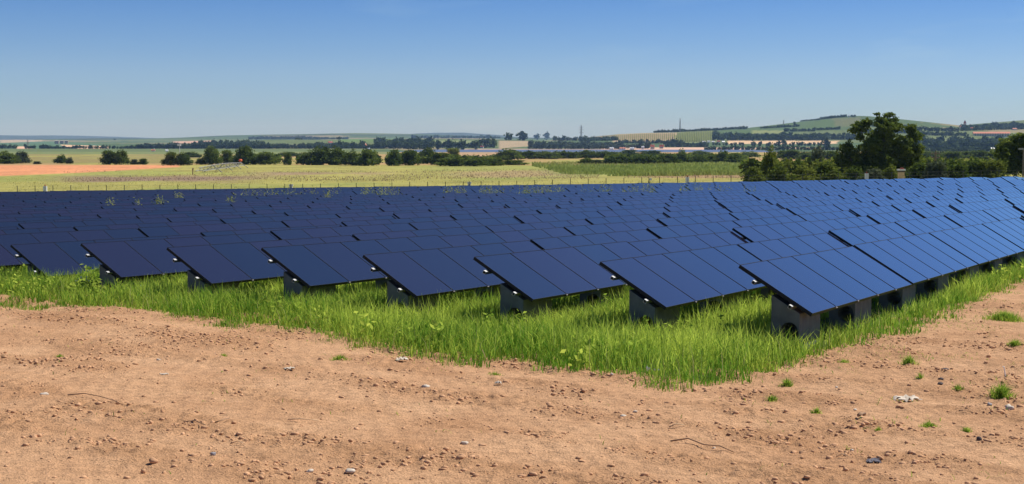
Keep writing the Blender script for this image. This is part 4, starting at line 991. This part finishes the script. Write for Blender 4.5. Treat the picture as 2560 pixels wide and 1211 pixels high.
pylon('pylon standing on the skyline left of the vineyards', 1453, 313, 350)
pylon('thin mast rising out of the ridge wood', 1700, 296, 331, False)
pylon('small pylon on the left slope of the right hill', 1959, 300, 312, True)
pylon('dark pylon on the far left plain before the fields', 70, 356, 378)
pylon('small pylon on the centre skyline above the wood', 1132, 339, 351, False)

# ------------------------------------------------------------------ things in the meadow
# pole with a pale lamp head, left
def pole(name, label, px, ytop, ybase, Yfix, mat, rad, head=None):
    if Yfix: Y = Yfix; X = (px - 1280) / FPX * Y; z = float(Z(X, Y))
    else: X, Y, z = hit(px, ybase, 112, 1440)
    h = CZ - (ytop - YH) / FPX * Y - z; t = empty(name, (X, Y, z)); mb = MB(); mb.tube([(0, 0, -0.3), (0, 0, h)], [rad, rad * 0.75], 8)
    me = mb.mesh('shaft'); me.materials.append(M[mat]); obj('shaft', me, None, t)
    return t, h
t, h = pole('street_lamp', '', 451, 364, 392, 560, 'white', 0.14); mb = MB(); mb.box(-0.9, 0.5, -0.3, 0.3, h - 0.2, h + 0.6); me = mb.mesh('lamp_head'); me.materials.append(M['white']); obj('lamp_head', me, None, t)
tag(t, 'thin pale pole with white head behind the left shrubs', 'pole')
t, h = pole('wooden_pole', '', 2337, 379, 440, 175, 'wood', 0.16)
for zz in (0.25, 0.75):
    mb = MB(); mb.box(-0.55, 0.55, -0.06, 0.06, h - zz - 0.06, h - zz + 0.06); me = mb.mesh('crossbar'); me.materials.append(M['wood']); obj('crossbar', me, None, t)
    for xx in (-0.45, 0, 0.45):
        mb = MB(); mb.tube([(xx, 0, h - zz + 0.06), (xx, 0, h - zz + 0.24)], 0.05, 6); me = mb.mesh('insulator'); me.materials.append(M['stone_g']); obj('insulator', me, None, t)
tag(t, 'wooden power pole right of the big tree', 'pole')
t, h = pole('metal_pole', '', 2556, 372, 440, 140, 'wood', 0.06); mb = MB(); mb.box(-0.45, -0.02, -0.12, 0.12, h - 0.12, h + 0.06); me = mb.mesh('lamp_head'); me.materials.append(M['steel']); obj('lamp_head', me, None, t)
tag(t, 'slim pole with small lamp at the right edge', 'pole')

# leaning irrigation boom
A = hit(498, 436, 112, 1440); B = hit(604, 420, 112, 1440)
A = np.array(A); B = np.array(B); L_ = float(np.linalg.norm(B[:2] - A[:2])); yaw = math.atan2(B[1] - A[1], B[0] - A[0])
t = empty('irrigation_boom', tuple(A), (0, 0, yaw)); dz = B[2] - A[2]; k = (A[1] + B[1]) / 2 / FPX
H0 = 15 * k; nseg = 14
topc = lambda q: (q * L_, 0.0, q * dz + H0 * 0.95 + math.sin(q * 3.1) * 0.3)
botc = lambda q, s: (q * L_, s * 0.7, q * dz + H0 * 0.45)
for nm, f in (('upper_chord', [topc(i / 12) for i in range(13)]), ('lower_chord', [botc(i / 12, -1) for i in range(13)]), ('lower_chord', [botc(i / 12, 1) for i in range(13)])):
    mb = MB(); mb.tube(f, 0.07, 6); me = mb.mesh(nm); me.materials.append(M['steel']); obj(nm, me, None, t)
for i in range(nseg):
    for s in (-1, 1):
        mb = MB(); mb.tube([botc(i / nseg, s), topc((i + 0.5) / nseg), botc((i + 1) / nseg, s)], 0.04, 5); me = mb.mesh('brace'); me.materials.append(M['steel']); obj('brace', me, None, t)
for q in (0.27, 0.52, 0.76, 0.98):
    for s in (-1, 1):
        P = topc(q); mb = MB(); mb.tube([(P[0] + s * 0.4, s * 2.2, q * dz - 0.2), P], 0.085, 6); me = mb.mesh('leg'); me.materials.append(M['steel']); obj('leg', me, None, t)
mb = MB(); V_, F_ = ico(2); P = topc(0.97); mb.raw(V_ * np.array([0.68, 0.6, 0.42]) * 9 * k + np.array([P[0], P[1], P[2] + 6.5 * k]), F_); me = mb.mesh('orange_tank', True); me.materials.append(M['orange']); obj('orange_tank', me, None, t)
mb = MB(); mb.tube([P, (P[0], P[1], P[2] + 4 * k)], 0.12, 6); me = mb.mesh('tank_stand'); me.materials.append(M['steel']); obj('tank_stand', me, None, t)
tag(t, 'grey lattice irrigation boom with an orange tank in the left meadow', 'irrigation boom')
X, Y, z = hit(482, 437, 112, 1440); mb = MB(); mb.tube([(0, 0, -0.1), (0, 0, 1.0)], [0.14, 0.1], 6); mb.tube([(0, 0, 0.9), (0.1, 0, 1.35)], [0.2, 0.12], 6)
me = mb.mesh('hydrant'); me.materials.append(M['twig']); tag(obj('hydrant', me, None, None, (X, Y, z)), 'dark stub standing at the low end of the irrigation boom', 'hydrant')

# fence
FY = 121.0
t = empty('wire_fence', (0, FY, float(Z(0, FY)))); tag(t, 'thin wire fence on slim dark posts behind the array', 'fence')
FX = []; fx = -42.0
mbp = MB(); mbp.tube([(0, 0, -1.0), (0, 0, 1.32)], 0.030, 6); ME_POST = mbp.mesh('post'); ME_POST.materials.append(M['post'])
z00 = float(Z(0, FY)); ptop = {}
while fx < 46:
    zt = CZ - (np.interp(1280 + fx * FPX / FY, [0, 800, 1280, 1485, 1850, 2560], [464.5, 459, 452, 446, 438, 424]) - YH) / FPX * FY
    o = obj('post', ME_POST, None, t, (fx, 0, zt - 1.32 - z00)); FX.append((fx, zt)); fx += 44.6 / FPX * FY
for hgt in (0.25, 0.62, 0.99, 1.27):
    mb = MB(); mb.tube([(x, 0.0, zt - 1.32 - z00 + hgt) for x, zt in FX], 0.0035, 4); me = mb.mesh('wire'); me.materials.append(M['steel']); obj('wire', me, None, t)
fz = lambda x: float(np.interp(x, [f[0] for f in FX], [f[1] for f in FX])) - 1.32
def fence_box(label, px, kind):
    k = (FY - 0.25) / FPX; X = (px - 1280) * k; z = fz(X); t = empty('sensor_cabinet' if kind != 'b' else 'sensor_box', (X, FY - 0.25, z))
    def add(nm, mat, f):
        mb = MB(); f(mb); me = mb.mesh(nm); me.materials.append(M[mat]); obj(nm, me, None, t)
    add('post', 'post', lambda m: m.tube([(0, 0, -1.0), (0, 0, 1.34)], 0.03, 6))
    if kind in 'ab':
        for s in (-1, 1): add('brace', 'post', lambda m: m.tube([(s * 0.42, 0.0, -0.5), (0, 0, 1.05)], 0.024, 6))
    if kind == 'a':
        add('cabinet', 'white', lambda m: m.box(-0.13, 0.13, 0.05, 0.20, 0.55, 1.12)); add('cabinet_door', 'white', lambda m: m.box(-0.10, 0.10, 0.035, 0.05, 0.60, 0.98))
        add('head', 'white', lambda m: m.box(-0.17, 0.17, 0.06, 0.18, 1.12, 1.27))
    elif kind == 'b':
        add('box', 'white', lambda m: m.box(0.06, 0.24, -0.06, 0.08, 1.05, 1.24)); add('bracket', 'post', lambda m: m.box(0.0, 0.06, -0.01, 0.01, 1.12, 1.18))
    else:
        add('cabinet', 'white', lambda m: m.box(-0.15, -0.012, -0.10, 0.06, 0.5, 1.26)); add('cabinet', 'white', lambda m: m.box(0.012, 0.15, -0.10, 0.06, 0.5, 1.26))
        add('cap', 'roof_red', lambda m: m.box(-0.04, 0.04, -0.04, 0.04, 1.26, 1.40))
    tag(t, label, 'cabinet' if kind != 'b' else 'box', 'white boxes along the fence')
fence_box('small white cabinet on the fence near the left edge', 113, 'c')
fence_box('white cabinet on a braced post, left of the picture centre', 727, 'a')
fence_box('white cabinet on a braced post below the centre of the meadow', 1173, 'a')
fence_box('white box hung on a braced dark post right of centre', 1622, 'b')
fence_box('twin white cabinet on the fence right of the braced post', 1718, 'c')
fence_box('white cabinet at the fence under the big tree', 2166, 'c')

# beehive under the big tree
Y = 136.0; X = (2252 - 1280) / FPX * Y; z = float(Z(X, Y)); k = Y / FPX; zt = CZ - (423 - YH) * k
t = empty('beehive', (X, Y, z))
for nm, mat, a in (('hive_body', 'straw', (-0.26, 0.26, -0.25, 0.25, -0.1, zt - z - 0.28)), ('gap_board', 'stone_d', (-0.29, 0.29, -0.28, 0.28, zt - z - 0.28, zt - z - 0.14)), ('lid', 'white', (-0.34, 0.34, -0.33, 0.33, zt - z - 0.14, zt - z)), ('cover', 'roof_red', (-0.08, 0.2, -0.2, 0.2, zt - z, zt - z + 0.12))):
    mb = MB(); mb.box(*a); me = mb.mesh(nm); me.materials.append(M[mat]); obj(nm, me, None, t)
tag(t, 'pale wooden beehive with white lid and red cover under the big tree', 'beehive')

# ------------------------------------------------------------------ meadow grass, dry weeds, reeds
def scatter(name, label, cat, n, fn, hrange, wid, mat, seed):
    r_ = np.random.default_rng(seed)
    px = r_.uniform(-120, 2680, n); X, Y, keep = fn(px, r_); z = Z(X, Y); kx, ky = proj(X, Y, z)
    m = keep(X, Y, kx, ky, r_); X, Y, z = X[m], Y[m], z[m]
    h = r_.uniform(*hrange, len(X)); t = np.clip(fbm(X / 9, Y / 20, seed, 3) + r_.normal(0, 0.15, len(X)), 0, 1)
    V, F, tv = blades(np.stack([X, Y, z - 0.05], 1), h, wid * r_.uniform(0.6, 1.4, len(X)) * (Y / 180) ** 0.6, t, 0.6, seed)
    tag(obj(name, mesh_np(name, V, F, {'tint': tv}), M[mat]), label, cat, kind='stuff')
def lay(y0, y1):
    def f(px, r_):
        Y = 1.0 / r_.uniform(1 / y1, 1 / y0, len(px)); return (px - 1280) / FPX * Y, Y, None
    return f
def scat(name, label, cat, n, y0, y1, keep, hr, wid, mat, seed):
    scatter(name, label, cat, n, lambda px, r_: (*lay(y0, y1)(px, r_)[:2], keep), hr, wid, mat, seed)
scat('meadow_grass', 'yellow green meadow grass behind the fence', 'grass', 26000, 127, 420, lambda X, Y, kx, ky, r_: ~((kx < 430) & (ky < np.interp(kx, [0, 200, 440], [443, 434, 421]))) & ~((kx > 1380) & (ky < 440) & (kx < 1960)) & (fbm(X / 14, Y / 30, 80, 3) > 0.40), (0.08, 0.22), 0.08, 'meadow', 81)
scat('dry_weeds', 'brown dry weeds in bands across the meadow', 'weeds', 34000, 130, 420, lambda X, Y, kx, ky, r_: (((kx > 150) & (kx < 1050) & (ky > 428) & (ky < 456)) | ((kx > 1050) & (kx < 1500) & (ky > 424) & (ky < 448)) | ((kx > 1560) & (kx < 1960) & (ky > 436) & (ky < 446))) & (fbm(X / 20, Y / 40, 90, 3) > 0.47), (0.15, 0.4), 0.09, 'dryweed', 91)
scat('reeds', 'green reed bed in the right part of the meadow', 'reeds', 130000, 180, 520, lambda X, Y, kx, ky, r_: (ky > 407 + (fbm(X / 9, Y / 9, 7, 2) - .5) * 8) & (ky < np.interp(kx, [1330, 1420, 1700, 1960], [416, 438, 441, 436]) + (fbm(X / 6, Y / 12, 8, 2) - .5) * 8) & (kx > 1330) & (kx < 1960), (0.5, 1.0), 0.14, 'reed', 95)

# weeds standing in the aisle between the two fields of tables
def weed_points(px0, px1, Yw, hgt, n, r_):
    C = []; T = []
    for j in range(n):
        x = r_.uniform(px0, px1); Y = Yw + r_.uniform(-1.4, 1.4); X = (x - 1280) / FPX * Y; z = float(Z(X, Y)); h = hgt * r_.uniform(0.7, 1.12); tt = r_.uniform(0.25, 0.9)
        for q in range(16):
            f = q / 15; C.append((X + r_.gauss(0, 0.14 * (1 - 0.5 * f)), Y + r_.gauss(0, 0.14), z + h * f)); T.append(min(1, max(0, tt + r_.uniform(-0.15, 0.15))))
    return C, T
r_ = random.Random(12); C = []; T = []
def aisle_Y(px):
    X = (px - 1280) / FPX * 77.5; return (77.5 + 0.06 * X) * S
for (x0, x1, n, h) in ((570, 660, 20, 1.15), (660, 800, 46, 1.18), (820, 850, 8, 1.2), (905, 1000, 60, 1.25), (1110, 1165, 40, 1.22), (1195, 1260, 44, 1.22), (1275, 1320, 12, 1.2), (1310, 1415, 80, 1.25), (1450, 1490, 14, 1.15), (1500, 1530, 24, 1.25), (1555, 1600, 26, 1.2), (1605, 1640, 24, 1.25), (1700, 1725, 20, 1.2), (1735, 1755, 18, 1.25), (1770, 1830, 18, 1.1), (1860, 1910, 12, 1.1)):
    a, b_ = weed_points(x0, x1, aisle_Y((x0 + x1) / 2), h, n, r_); C += a; T += b_
V, F, tv = leaf_quads(np.array(C), 0.05, 0.5, np.array(T), 13, 0.4)
tag(obj('aisle_weeds', mesh_np('aisle_weeds', V, F, {'tint': tv}), M['weed']), 'tall pale weeds in the gap between far solar rows', 'weeds', kind='stuff')
for (x, y, w_, lab) in ((297, 506, 14, 'slender pale weed standing up between solar rows, far left'), (357, 508, 10, 'small pale weed right of the slender one, far left rows'), (415, 502, 36, 'wide clump of pale weeds between far left solar rows'),
                    (463, 489, 24, 'weed clump highest up among the far left rows'), (560, 500, 22, 'bushy pinkish weed between solar rows left of centre'), (826, 489, 24, 'dry pinkish weed clump left of the centre aisle')):
    v = ray(x, y + 6); Yw = 60.0
    for _ in range(40):
        ztop = float(Ttop((v[0] / v[1] * Yw), Yw)); Yw = Yw + ((-(y - YH) / FPX * Yw) - (ztop + 0.08)) / (-(y - YH) / FPX + 0.0222) * -0.6
        Yw = min(max(Yw, 30), 90)
    Ym = Yw * S; p = np.array([(x - 1280) / FPX * Yw, Yw])
    best = min(rows, key=lambda r0: abs(np.dot(p, N) - (r0[0] + 0.45))); p = p + N * (best[0] + 0.45 - np.dot(p, N))     # just behind the nearest row
    Xc, Yc = p[0] * S, p[1] * S; zc = float(Z(Xc, Yc)); rr = random.Random(x); C = []; T = []
    for j in range(max(4, int(w_ * 0.5))):
        dx = rr.uniform(-0.5, 0.5) * w_ / FPX * Yc; h = rr.uniform(0.95, 1.2); tt = rr.uniform(0.4, 0.95)
        for q in range(26): f = q / 25; C.append((D[0] * dx * 0.9 + rr.gauss(0, 0.09), D[1] * dx * 0.9 + rr.gauss(0, 0.07), h * f)); T.append(tt)
    V, F, tv = leaf_quads(np.array(C), 0.042, 0.5, np.array(T), x, 0.4); me = mesh_np('weed_clump', V, F, {'tint': tv}); me.materials.append(M['weed'])
    tag(obj('weed_clump', me, None, None, (Xc, Yc, zc)), lab, 'weeds', kind='stuff')

# ------------------------------------------------------------------ foreground details
V0, F0 = ico(1); V1, F1 = ico(2)
def lump(r_, sx, sy, sz, hi=False):
    Vb, Fb = (V1, F1) if hi else (V0, F0)
    P = Vb.copy(); d = 1 + 0.28 * np.sin(P @ r_.normal(0, 2.2, (3, 3)) + r_.uniform(0, 6, 3)).sum(1) * 0.5 + r_.normal(0, 0.13, len(P)); P = P * d[:, None] * np.array([sx, sy, sz]); return P, Fb
NC = 125000
cx = rng.uniform(-9, 12, NC); cy = 8.5 + 16 * rng.uniform(0, 1, NC) ** 1.3; cz = soil_z(cx, cy); kx, ky = proj(cx, cy, cz); ed = edge_d(cx, cy, cz)
rough = soil_rough(cx, cy) * smooth((fbm(cx * 2.2, cy * 2.2, 47, 2) - 0.36) / 0.25)
ok = (ed < 10) & (kx > -150) & (kx < 2710) & (ky < 1300) & (rng.uniform(0, 1, NC) < 0.04 + 0.96 * rough)
cx, cy, cz = cx[ok], cy[ok], cz[ok]; VV = []; FF_ = []; n0 = 0; rr = np.random.default_rng(77)
for x, y, z in zip(cx, cy, cz):
    s = 0.005 + 0.020 * rr.uniform() ** 3 + (0.016 * rr.uniform() if rr.uniform() < 0.004 else 0); P, Fb = lump(rr, s * rr.uniform(0.8, 1.5), s * rr.uniform(0.8, 1.4), s * rr.uniform(0.5, 0.9))
    VV.append(P + np.array([x, y, z + s * 0.05])); FF_.append(Fb + n0); n0 += len(P)
tag(obj('soil_clods', mesh_np('soil_clods', np.concatenate(VV), np.concatenate(FF_)), M['clod']), 'crumbs and clods of reddish soil strewn over the bare ground', 'soil', kind='stuff')
print('clods', len(cx))

def sp(px, py):
    X, Y, z = hit(px, py, 5, 60); return X, Y, float(soil_z(X, Y))
def stone(name, label, px, py, wpx, hpx, mat, cat='stone', group='stones lying on the soil'):
    X, Y, z = sp(px, py); k = Y / FPX; wpx *= 0.85; hpx *= 0.85; P, Fb = lump(np.random.default_rng(int(px * 7 + py)), wpx * k / 2, wpx * k / 2.4, hpx * k / 2 * 1.2, True)
    me = mesh_np(name, P, Fb, None, True); me.materials.append(M[mat]); tag(obj(name, me, None, None, (X, Y, z + hpx * k * 0.3)), label, cat, group)
for a in [('white rounded stone near the right edge', 2522, 1033, 26, 17, 'stone_w'), ('white stone at the bottom edge left of centre', 773, 1193, 20, 10, 'stone_w'), ('grey stone at the lower left', 533, 1157, 16, 11, 'stone_g'),
 ('dark stone at the lower right', 2448, 1117, 16, 13, 'stone_d'), ('white stone close to the grass edge in the centre', 1530, 948, 12, 8, 'stone_w'), ('pale brown stone under the centre grass edge', 1065, 986, 26, 9, 'stone_w'),
 ('pale clod at the bottom, left of centre', 876, 1192, 34, 12, 'stone_w'), ('white stone just left of the picture centre near the bottom', 1160, 1129, 24, 9, 'stone_w'), ('pale pebble at the left, upper soil', 395, 905, 12, 7, 'stone_w'),
 ('flat white stone at the far left', 110, 1004, 24, 8, 'stone_w'), ('upper stone of the dark trio on the right', 2362, 932, 20, 7, 'stone_d'), ('middle stone of the dark trio on the right', 2352, 954, 18, 7, 'stone_d'), ('lower stone of the dark trio on the right', 2350, 967, 18, 9, 'stone_d'),
 ('pale pebble right of centre, below the grass', 1588, 1044, 12, 7, 'stone_w'), ('pale oblong chip right of centre', 1557, 1057, 20, 6, 'stone_w'), ('white pebble at the right centre soil', 2091, 974, 8, 6, 'stone_w'), ('pale pebble right of the dark stick', 2138, 1026, 11, 6, 'stone_w'),
 ('pale pebble left of the dark stick', 1785, 1135, 9, 6, 'stone_w'), ('grey pebble at the bottom right centre', 2130, 1143, 10, 7, 'stone_w'), ('flat pale pebble at the bottom right', 1968, 1186, 14, 5, 'stone_w'), ('reddish clod at the lower left centre', 385, 1176, 26, 18, 'clod'), ('second reddish clod below the first, lower left', 358, 1193, 18, 14, 'clod'),
 ('brown stone at the right near the grass', 2472, 890, 12, 9, 'clod'), ('grey lump in the shadow of the right grass tuft', 2475, 1014, 16, 10, 'stone_g'), ('reddish pebble right of the bottom centre', 2130, 1172, 10, 8, 'clod')]:
    stone('stone', *a)
def stick(name, label, pts, r0, r1, mat, cat='stick', lift=0.012):
    P = []
    for i, (x, y) in enumerate(pts): X, Y, z = sp(x, y); P.append((X, Y, z + lift + (0.02 if 0 < i < len(pts) - 1 else 0.0)))
    o = P[0]; mb = MB(); m = len(P); mb.tube([(p[0] - o[0], p[1] - o[1], p[2] - o[2]) for p in P], [r0 + (r1 - r0) * i / (m - 1) for i in range(m)], 6)
    me = mb.mesh(name, True); me.materials.append(M[mat]); tag(obj(name, me, None, None, o), label, cat, 'twigs and straws on the soil')
stick('twig', 'long curved dry twig at the bottom right of centre', [(1676, 1122), (1720, 1124), (1760, 1134), (1800, 1142), (1836, 1146)], 0.007, 0.004, 'twig')
stick('twig', 'thin dry twig at the left', [(170, 1006), (210, 1008), (250, 1014), (285, 1023), (308, 1029)], 0.006, 0.003, 'twig')
stick('straw', 'pale curved straw left of centre', [(720, 1064), (750, 1069), (775, 1071), (800, 1068)], 0.005, 0.003, 'straw')
stick('straw', 'short pale straw below the pale curved one', [(576, 1127), (595, 1129), (612, 1131)], 0.005, 0.003, 'straw')
stick('straw', 'pale straw right of the picture centre', [(1672, 1089), (1690, 1088), (1710, 1087)], 0.006, 0.004, 'straw')
stick('twig', 'dark crooked twig at lower left', [(460, 1074), (490, 1082), (515, 1092)], 0.006, 0.004, 'twig')
stick('twig', 'small dark branch lying lower left of centre', [(538, 1082), (560, 1077), (574, 1070)], 0.007, 0.004, 'twig')
stick('straw', 'straw lying at the lower right', [(2090, 1160), (2105, 1163), (2122, 1164)], 0.004, 0.003, 'straw')
stick('twig', 'short thick dark stick poking up on the right', [(2146, 1058), (2152, 1052), (2160, 1046)], 0.016, 0.020, 'twig', lift=0.03)
# white stake on the right, pale stalk at the grass edge
X, Y, z = sp(2514, 950); mb = MB(); mb.tube([(0, 0, -0.02), (-0.02, 0, 0.10), (-0.035, 0, 0.105)], 0.006, 6); me = mb.mesh('white_stalk'); me.materials.append(M['white']); tag(obj('white_stalk', me, None, None, (X, Y, z)), 'bent white stalk stuck in the soil near the right edge', 'stalk')
X, Y, z = sp(1216, 905); mb = MB(); mb.tube([(0, 0, -0.02), (-0.03, 0, 0.09), (-0.05, 0.0, 0.13)], 0.005, 6); me = mb.mesh('pale_stalk'); me.materials.append(M['straw']); tag(obj('pale_stalk', me, None, None, (X, Y, z)), 'pale dry stalk leaning at the grass edge in the centre', 'stalk')
# scraps
def scrap(label, px, py, wpx, hpx, mat, name='scrap', cat='scrap'):
    X, Y, z = sp(px, py); k = Y / FPX; n = 9; r_ = np.random.default_rng(int(px)); u = np.linspace(-1, 1, n); A_, B_ = np.meshgrid(u, u)
    a = A_.ravel() * wpx * k / 2 * (1 + 0.15 * r_.normal(0, 1, n * n)); b_ = B_.ravel() * wpx * k / 3 * (1 + 0.15 * r_.normal(0, 1, n * n)); h = (fbm(a * 60 + px, b_ * 60, 3, 2)) * hpx * k * 1.6
    ii = np.arange(n - 1)[:, None] * n + np.arange(n - 1)[None, :]; F_ = np.stack([ii, ii + 1, ii + 1 + n, ii + n], -1).reshape(-1, 4); nv = n * n
    P = np.stack([a, b_, h], 1); P = np.concatenate([P, P - np.array([0, 0, 0.006])]); F_ = np.concatenate([F_, F_[:, ::-1] + nv])
    me = mesh_np(name, P, F_, None, True); me.materials.append(M[mat]); tag(obj(name, me, None, None, (X, Y, z)), label, cat, 'scraps lying on the soil')
scrap('crumpled dark rag at the lower right', 2182, 1172, 32, 10, 'rag', 'rag', 'rag')
scrap('crumpled pale plaster scrap right of the dark stick', 2268, 1004, 56, 12, 'stone_w')
scrap('small white paper scrap left of centre below the grass', 1005, 911, 28, 8, 'stone_w', 'paper_scrap')
scrap('white scrap left of centre, farther left under the grass', 722, 938, 26, 7, 'stone_w', 'paper_scrap')
scrap('bluish white scrap in the centre soil', 1246, 969, 18, 8, 'stone_w', 'paper_scrap')
scrap('small white scrap at the left centre', 410, 952, 20, 5, 'stone_w', 'paper_scrap')

# grass tufts on the soil
def tuft(label, px, py, wpx, n, h):
    X, Y, z = sp(px, py); k = Y / FPX; r_ = np.random.default_rng(int(px + py)); R0 = wpx * k / 2
    a = r_.uniform(0, 6.28, n); q = R0 * np.clip(np.abs(r_.normal(0, 0.30, n)), 0, 0.62); x = q * np.cos(a); y = q * np.sin(a)
    zz = soil_z(X + x, Y + y) - z
    V, F, tv = blades(np.stack([x, y, zz - 0.01], 1), h * r_.uniform(0.5, 1.3, n) * np.clip(1.35 - q / R0, 0.35, 1.35), 0.007 * r_.uniform(0.7, 1.3, n), np.clip(r_.normal(0.42, 0.2, n), 0, 1), 1.2, int(px))
    me = mesh_np('grass_tuft', V, F, {'tint': tv}); me.materials.append(M['grass']); tag(obj('grass_tuft', me, None, None, (X, Y, z)), label, 'grass tuft', 'grass tufts on the bare soil')
for a in [('largest green grass tuft near the right edge, above the white stone', 2502, 1000, 110, 420, 0.13), ('sparse grass tuft right of centre near the big grass', 2272, 915, 84, 220, 0.10), ('flat green tuft at lower right', 2322, 1078, 84, 260, 0.05),
 ('small spiky tuft right of the flat one', 2416, 1090, 50, 110, 0.05), ('green tuft just below the grass corner', 1968, 964, 56, 200, 0.08), ('wispy tuft left of the pale pebble, right', 1930, 1005, 60, 120, 0.06), ('low wispy tuft left of the dark stick', 2042, 1033, 56, 130, 0.06),
 ('thin grass patch left of centre on the soil', 850, 908, 90, 300, 0.06), ('green tuft at the right edge below the grass', 2535, 868, 70, 320, 0.08), ('broad grass patch at the right edge', 2512, 800, 170, 1300, 0.13), ('tiny tuft at the left on bare soil', 560, 896, 26, 60, 0.06),
 ('thin tuft below the grass corner, right', 2110, 915, 70, 160, 0.06), ('tiny tuft on the lower right soil', 2195, 1085, 30, 60, 0.04), ('sparse tuft left of the dark trio of stones', 2300, 950, 40, 70, 0.06), ('thin tuft right of the dark trio of stones', 2395, 985, 60, 110, 0.06),
 ('yellowish thin patch at the far left soil', 150, 885, 50, 170, 0.04), ('short tuft between grass and pale scrap, centre', 1240, 940, 70, 110, 0.04)]: tuft(*a)

# daisies
def daisies(label, px, py, wpx, hpx, n, base):
    X, Y, z = hit(px, base, 5, 60); k = Y / FPX; r_ = random.Random(px); t = empty('daisy_clump', (X, Y, z)); mbs, mbf, mbc = MB(), MB(), MB()
    for j in range(n):
        x = r_.gauss(0, 0.33) * wpx * k; y = r_.uniform(-0.08, 0.08); h = ((base - py) + r_.gauss(0, 0.3) * hpx) * k; R_ = 0.013
        mbs.tube([(x * 0.8, y, 0), (x, y, h)], 0.002, 4, False); V = [(x, y - 0.004, h)] + [(x + R_ * math.cos(a), y - R_ * 0.5 * 1, h + R_ * math.sin(a)) for a in np.linspace(0, 2 * math.pi, 11)[:-1]]
        V[0] = (x, y - 0.012, h); mbf.raw(V, [(0, i + 1, (i + 1) % 10 + 1) for i in range(10)])
    for nm, mb, mt in (('stem', mbs, 'post'), ('flower_head', mbf, 'white')):
        me = mb.mesh(nm); me.materials.append(M[mt]); o = obj(nm, me, None, t); o['kind'] = 'stuff'
    tag(t, label, 'flowers', 'daisy clumps in the grass')
daisies('clump of white daisies at the foot of the seventh table from the right', 352, 722, 30, 14, 26, 742)
daisies('white daisies under the leftmost front table', 206, 700, 34, 18, 14, 735)
daisies('few tiny white flowers at the grass edge below the second row', 1625, 922, 30, 8, 7, 940)

# ------------------------------------------------------------------ haze
mh = bpy.data.materials.new('haze'); mh.use_nodes = True; nt = mh.node_tree; nt.nodes.clear()
pv = nt.nodes.new('ShaderNodeVolumePrincipled'); pv.inputs['Color'].default_value = (0.40, 0.63, 1.0, 1); pv.inputs['Absorption Color'].default_value = (1, 1, 1, 1); pv.inputs['Density'].default_value = 7.5e-5; pv.inputs['Anisotropy'].default_value = 0.0
out = nt.nodes.new('ShaderNodeOutputMaterial'); nt.links.new(pv.outputs[0], out.inputs['Volume'])
mb = MB(); mb.box(-8600, 8600, -60, 16800, float(ZZ.min()) - 1.5, 140)
me = mb.mesh('haze'); me.materials.append(mh); tag(obj('haze', me), 'pale blue summer haze over the distant hills', 'haze', kind='stuff')
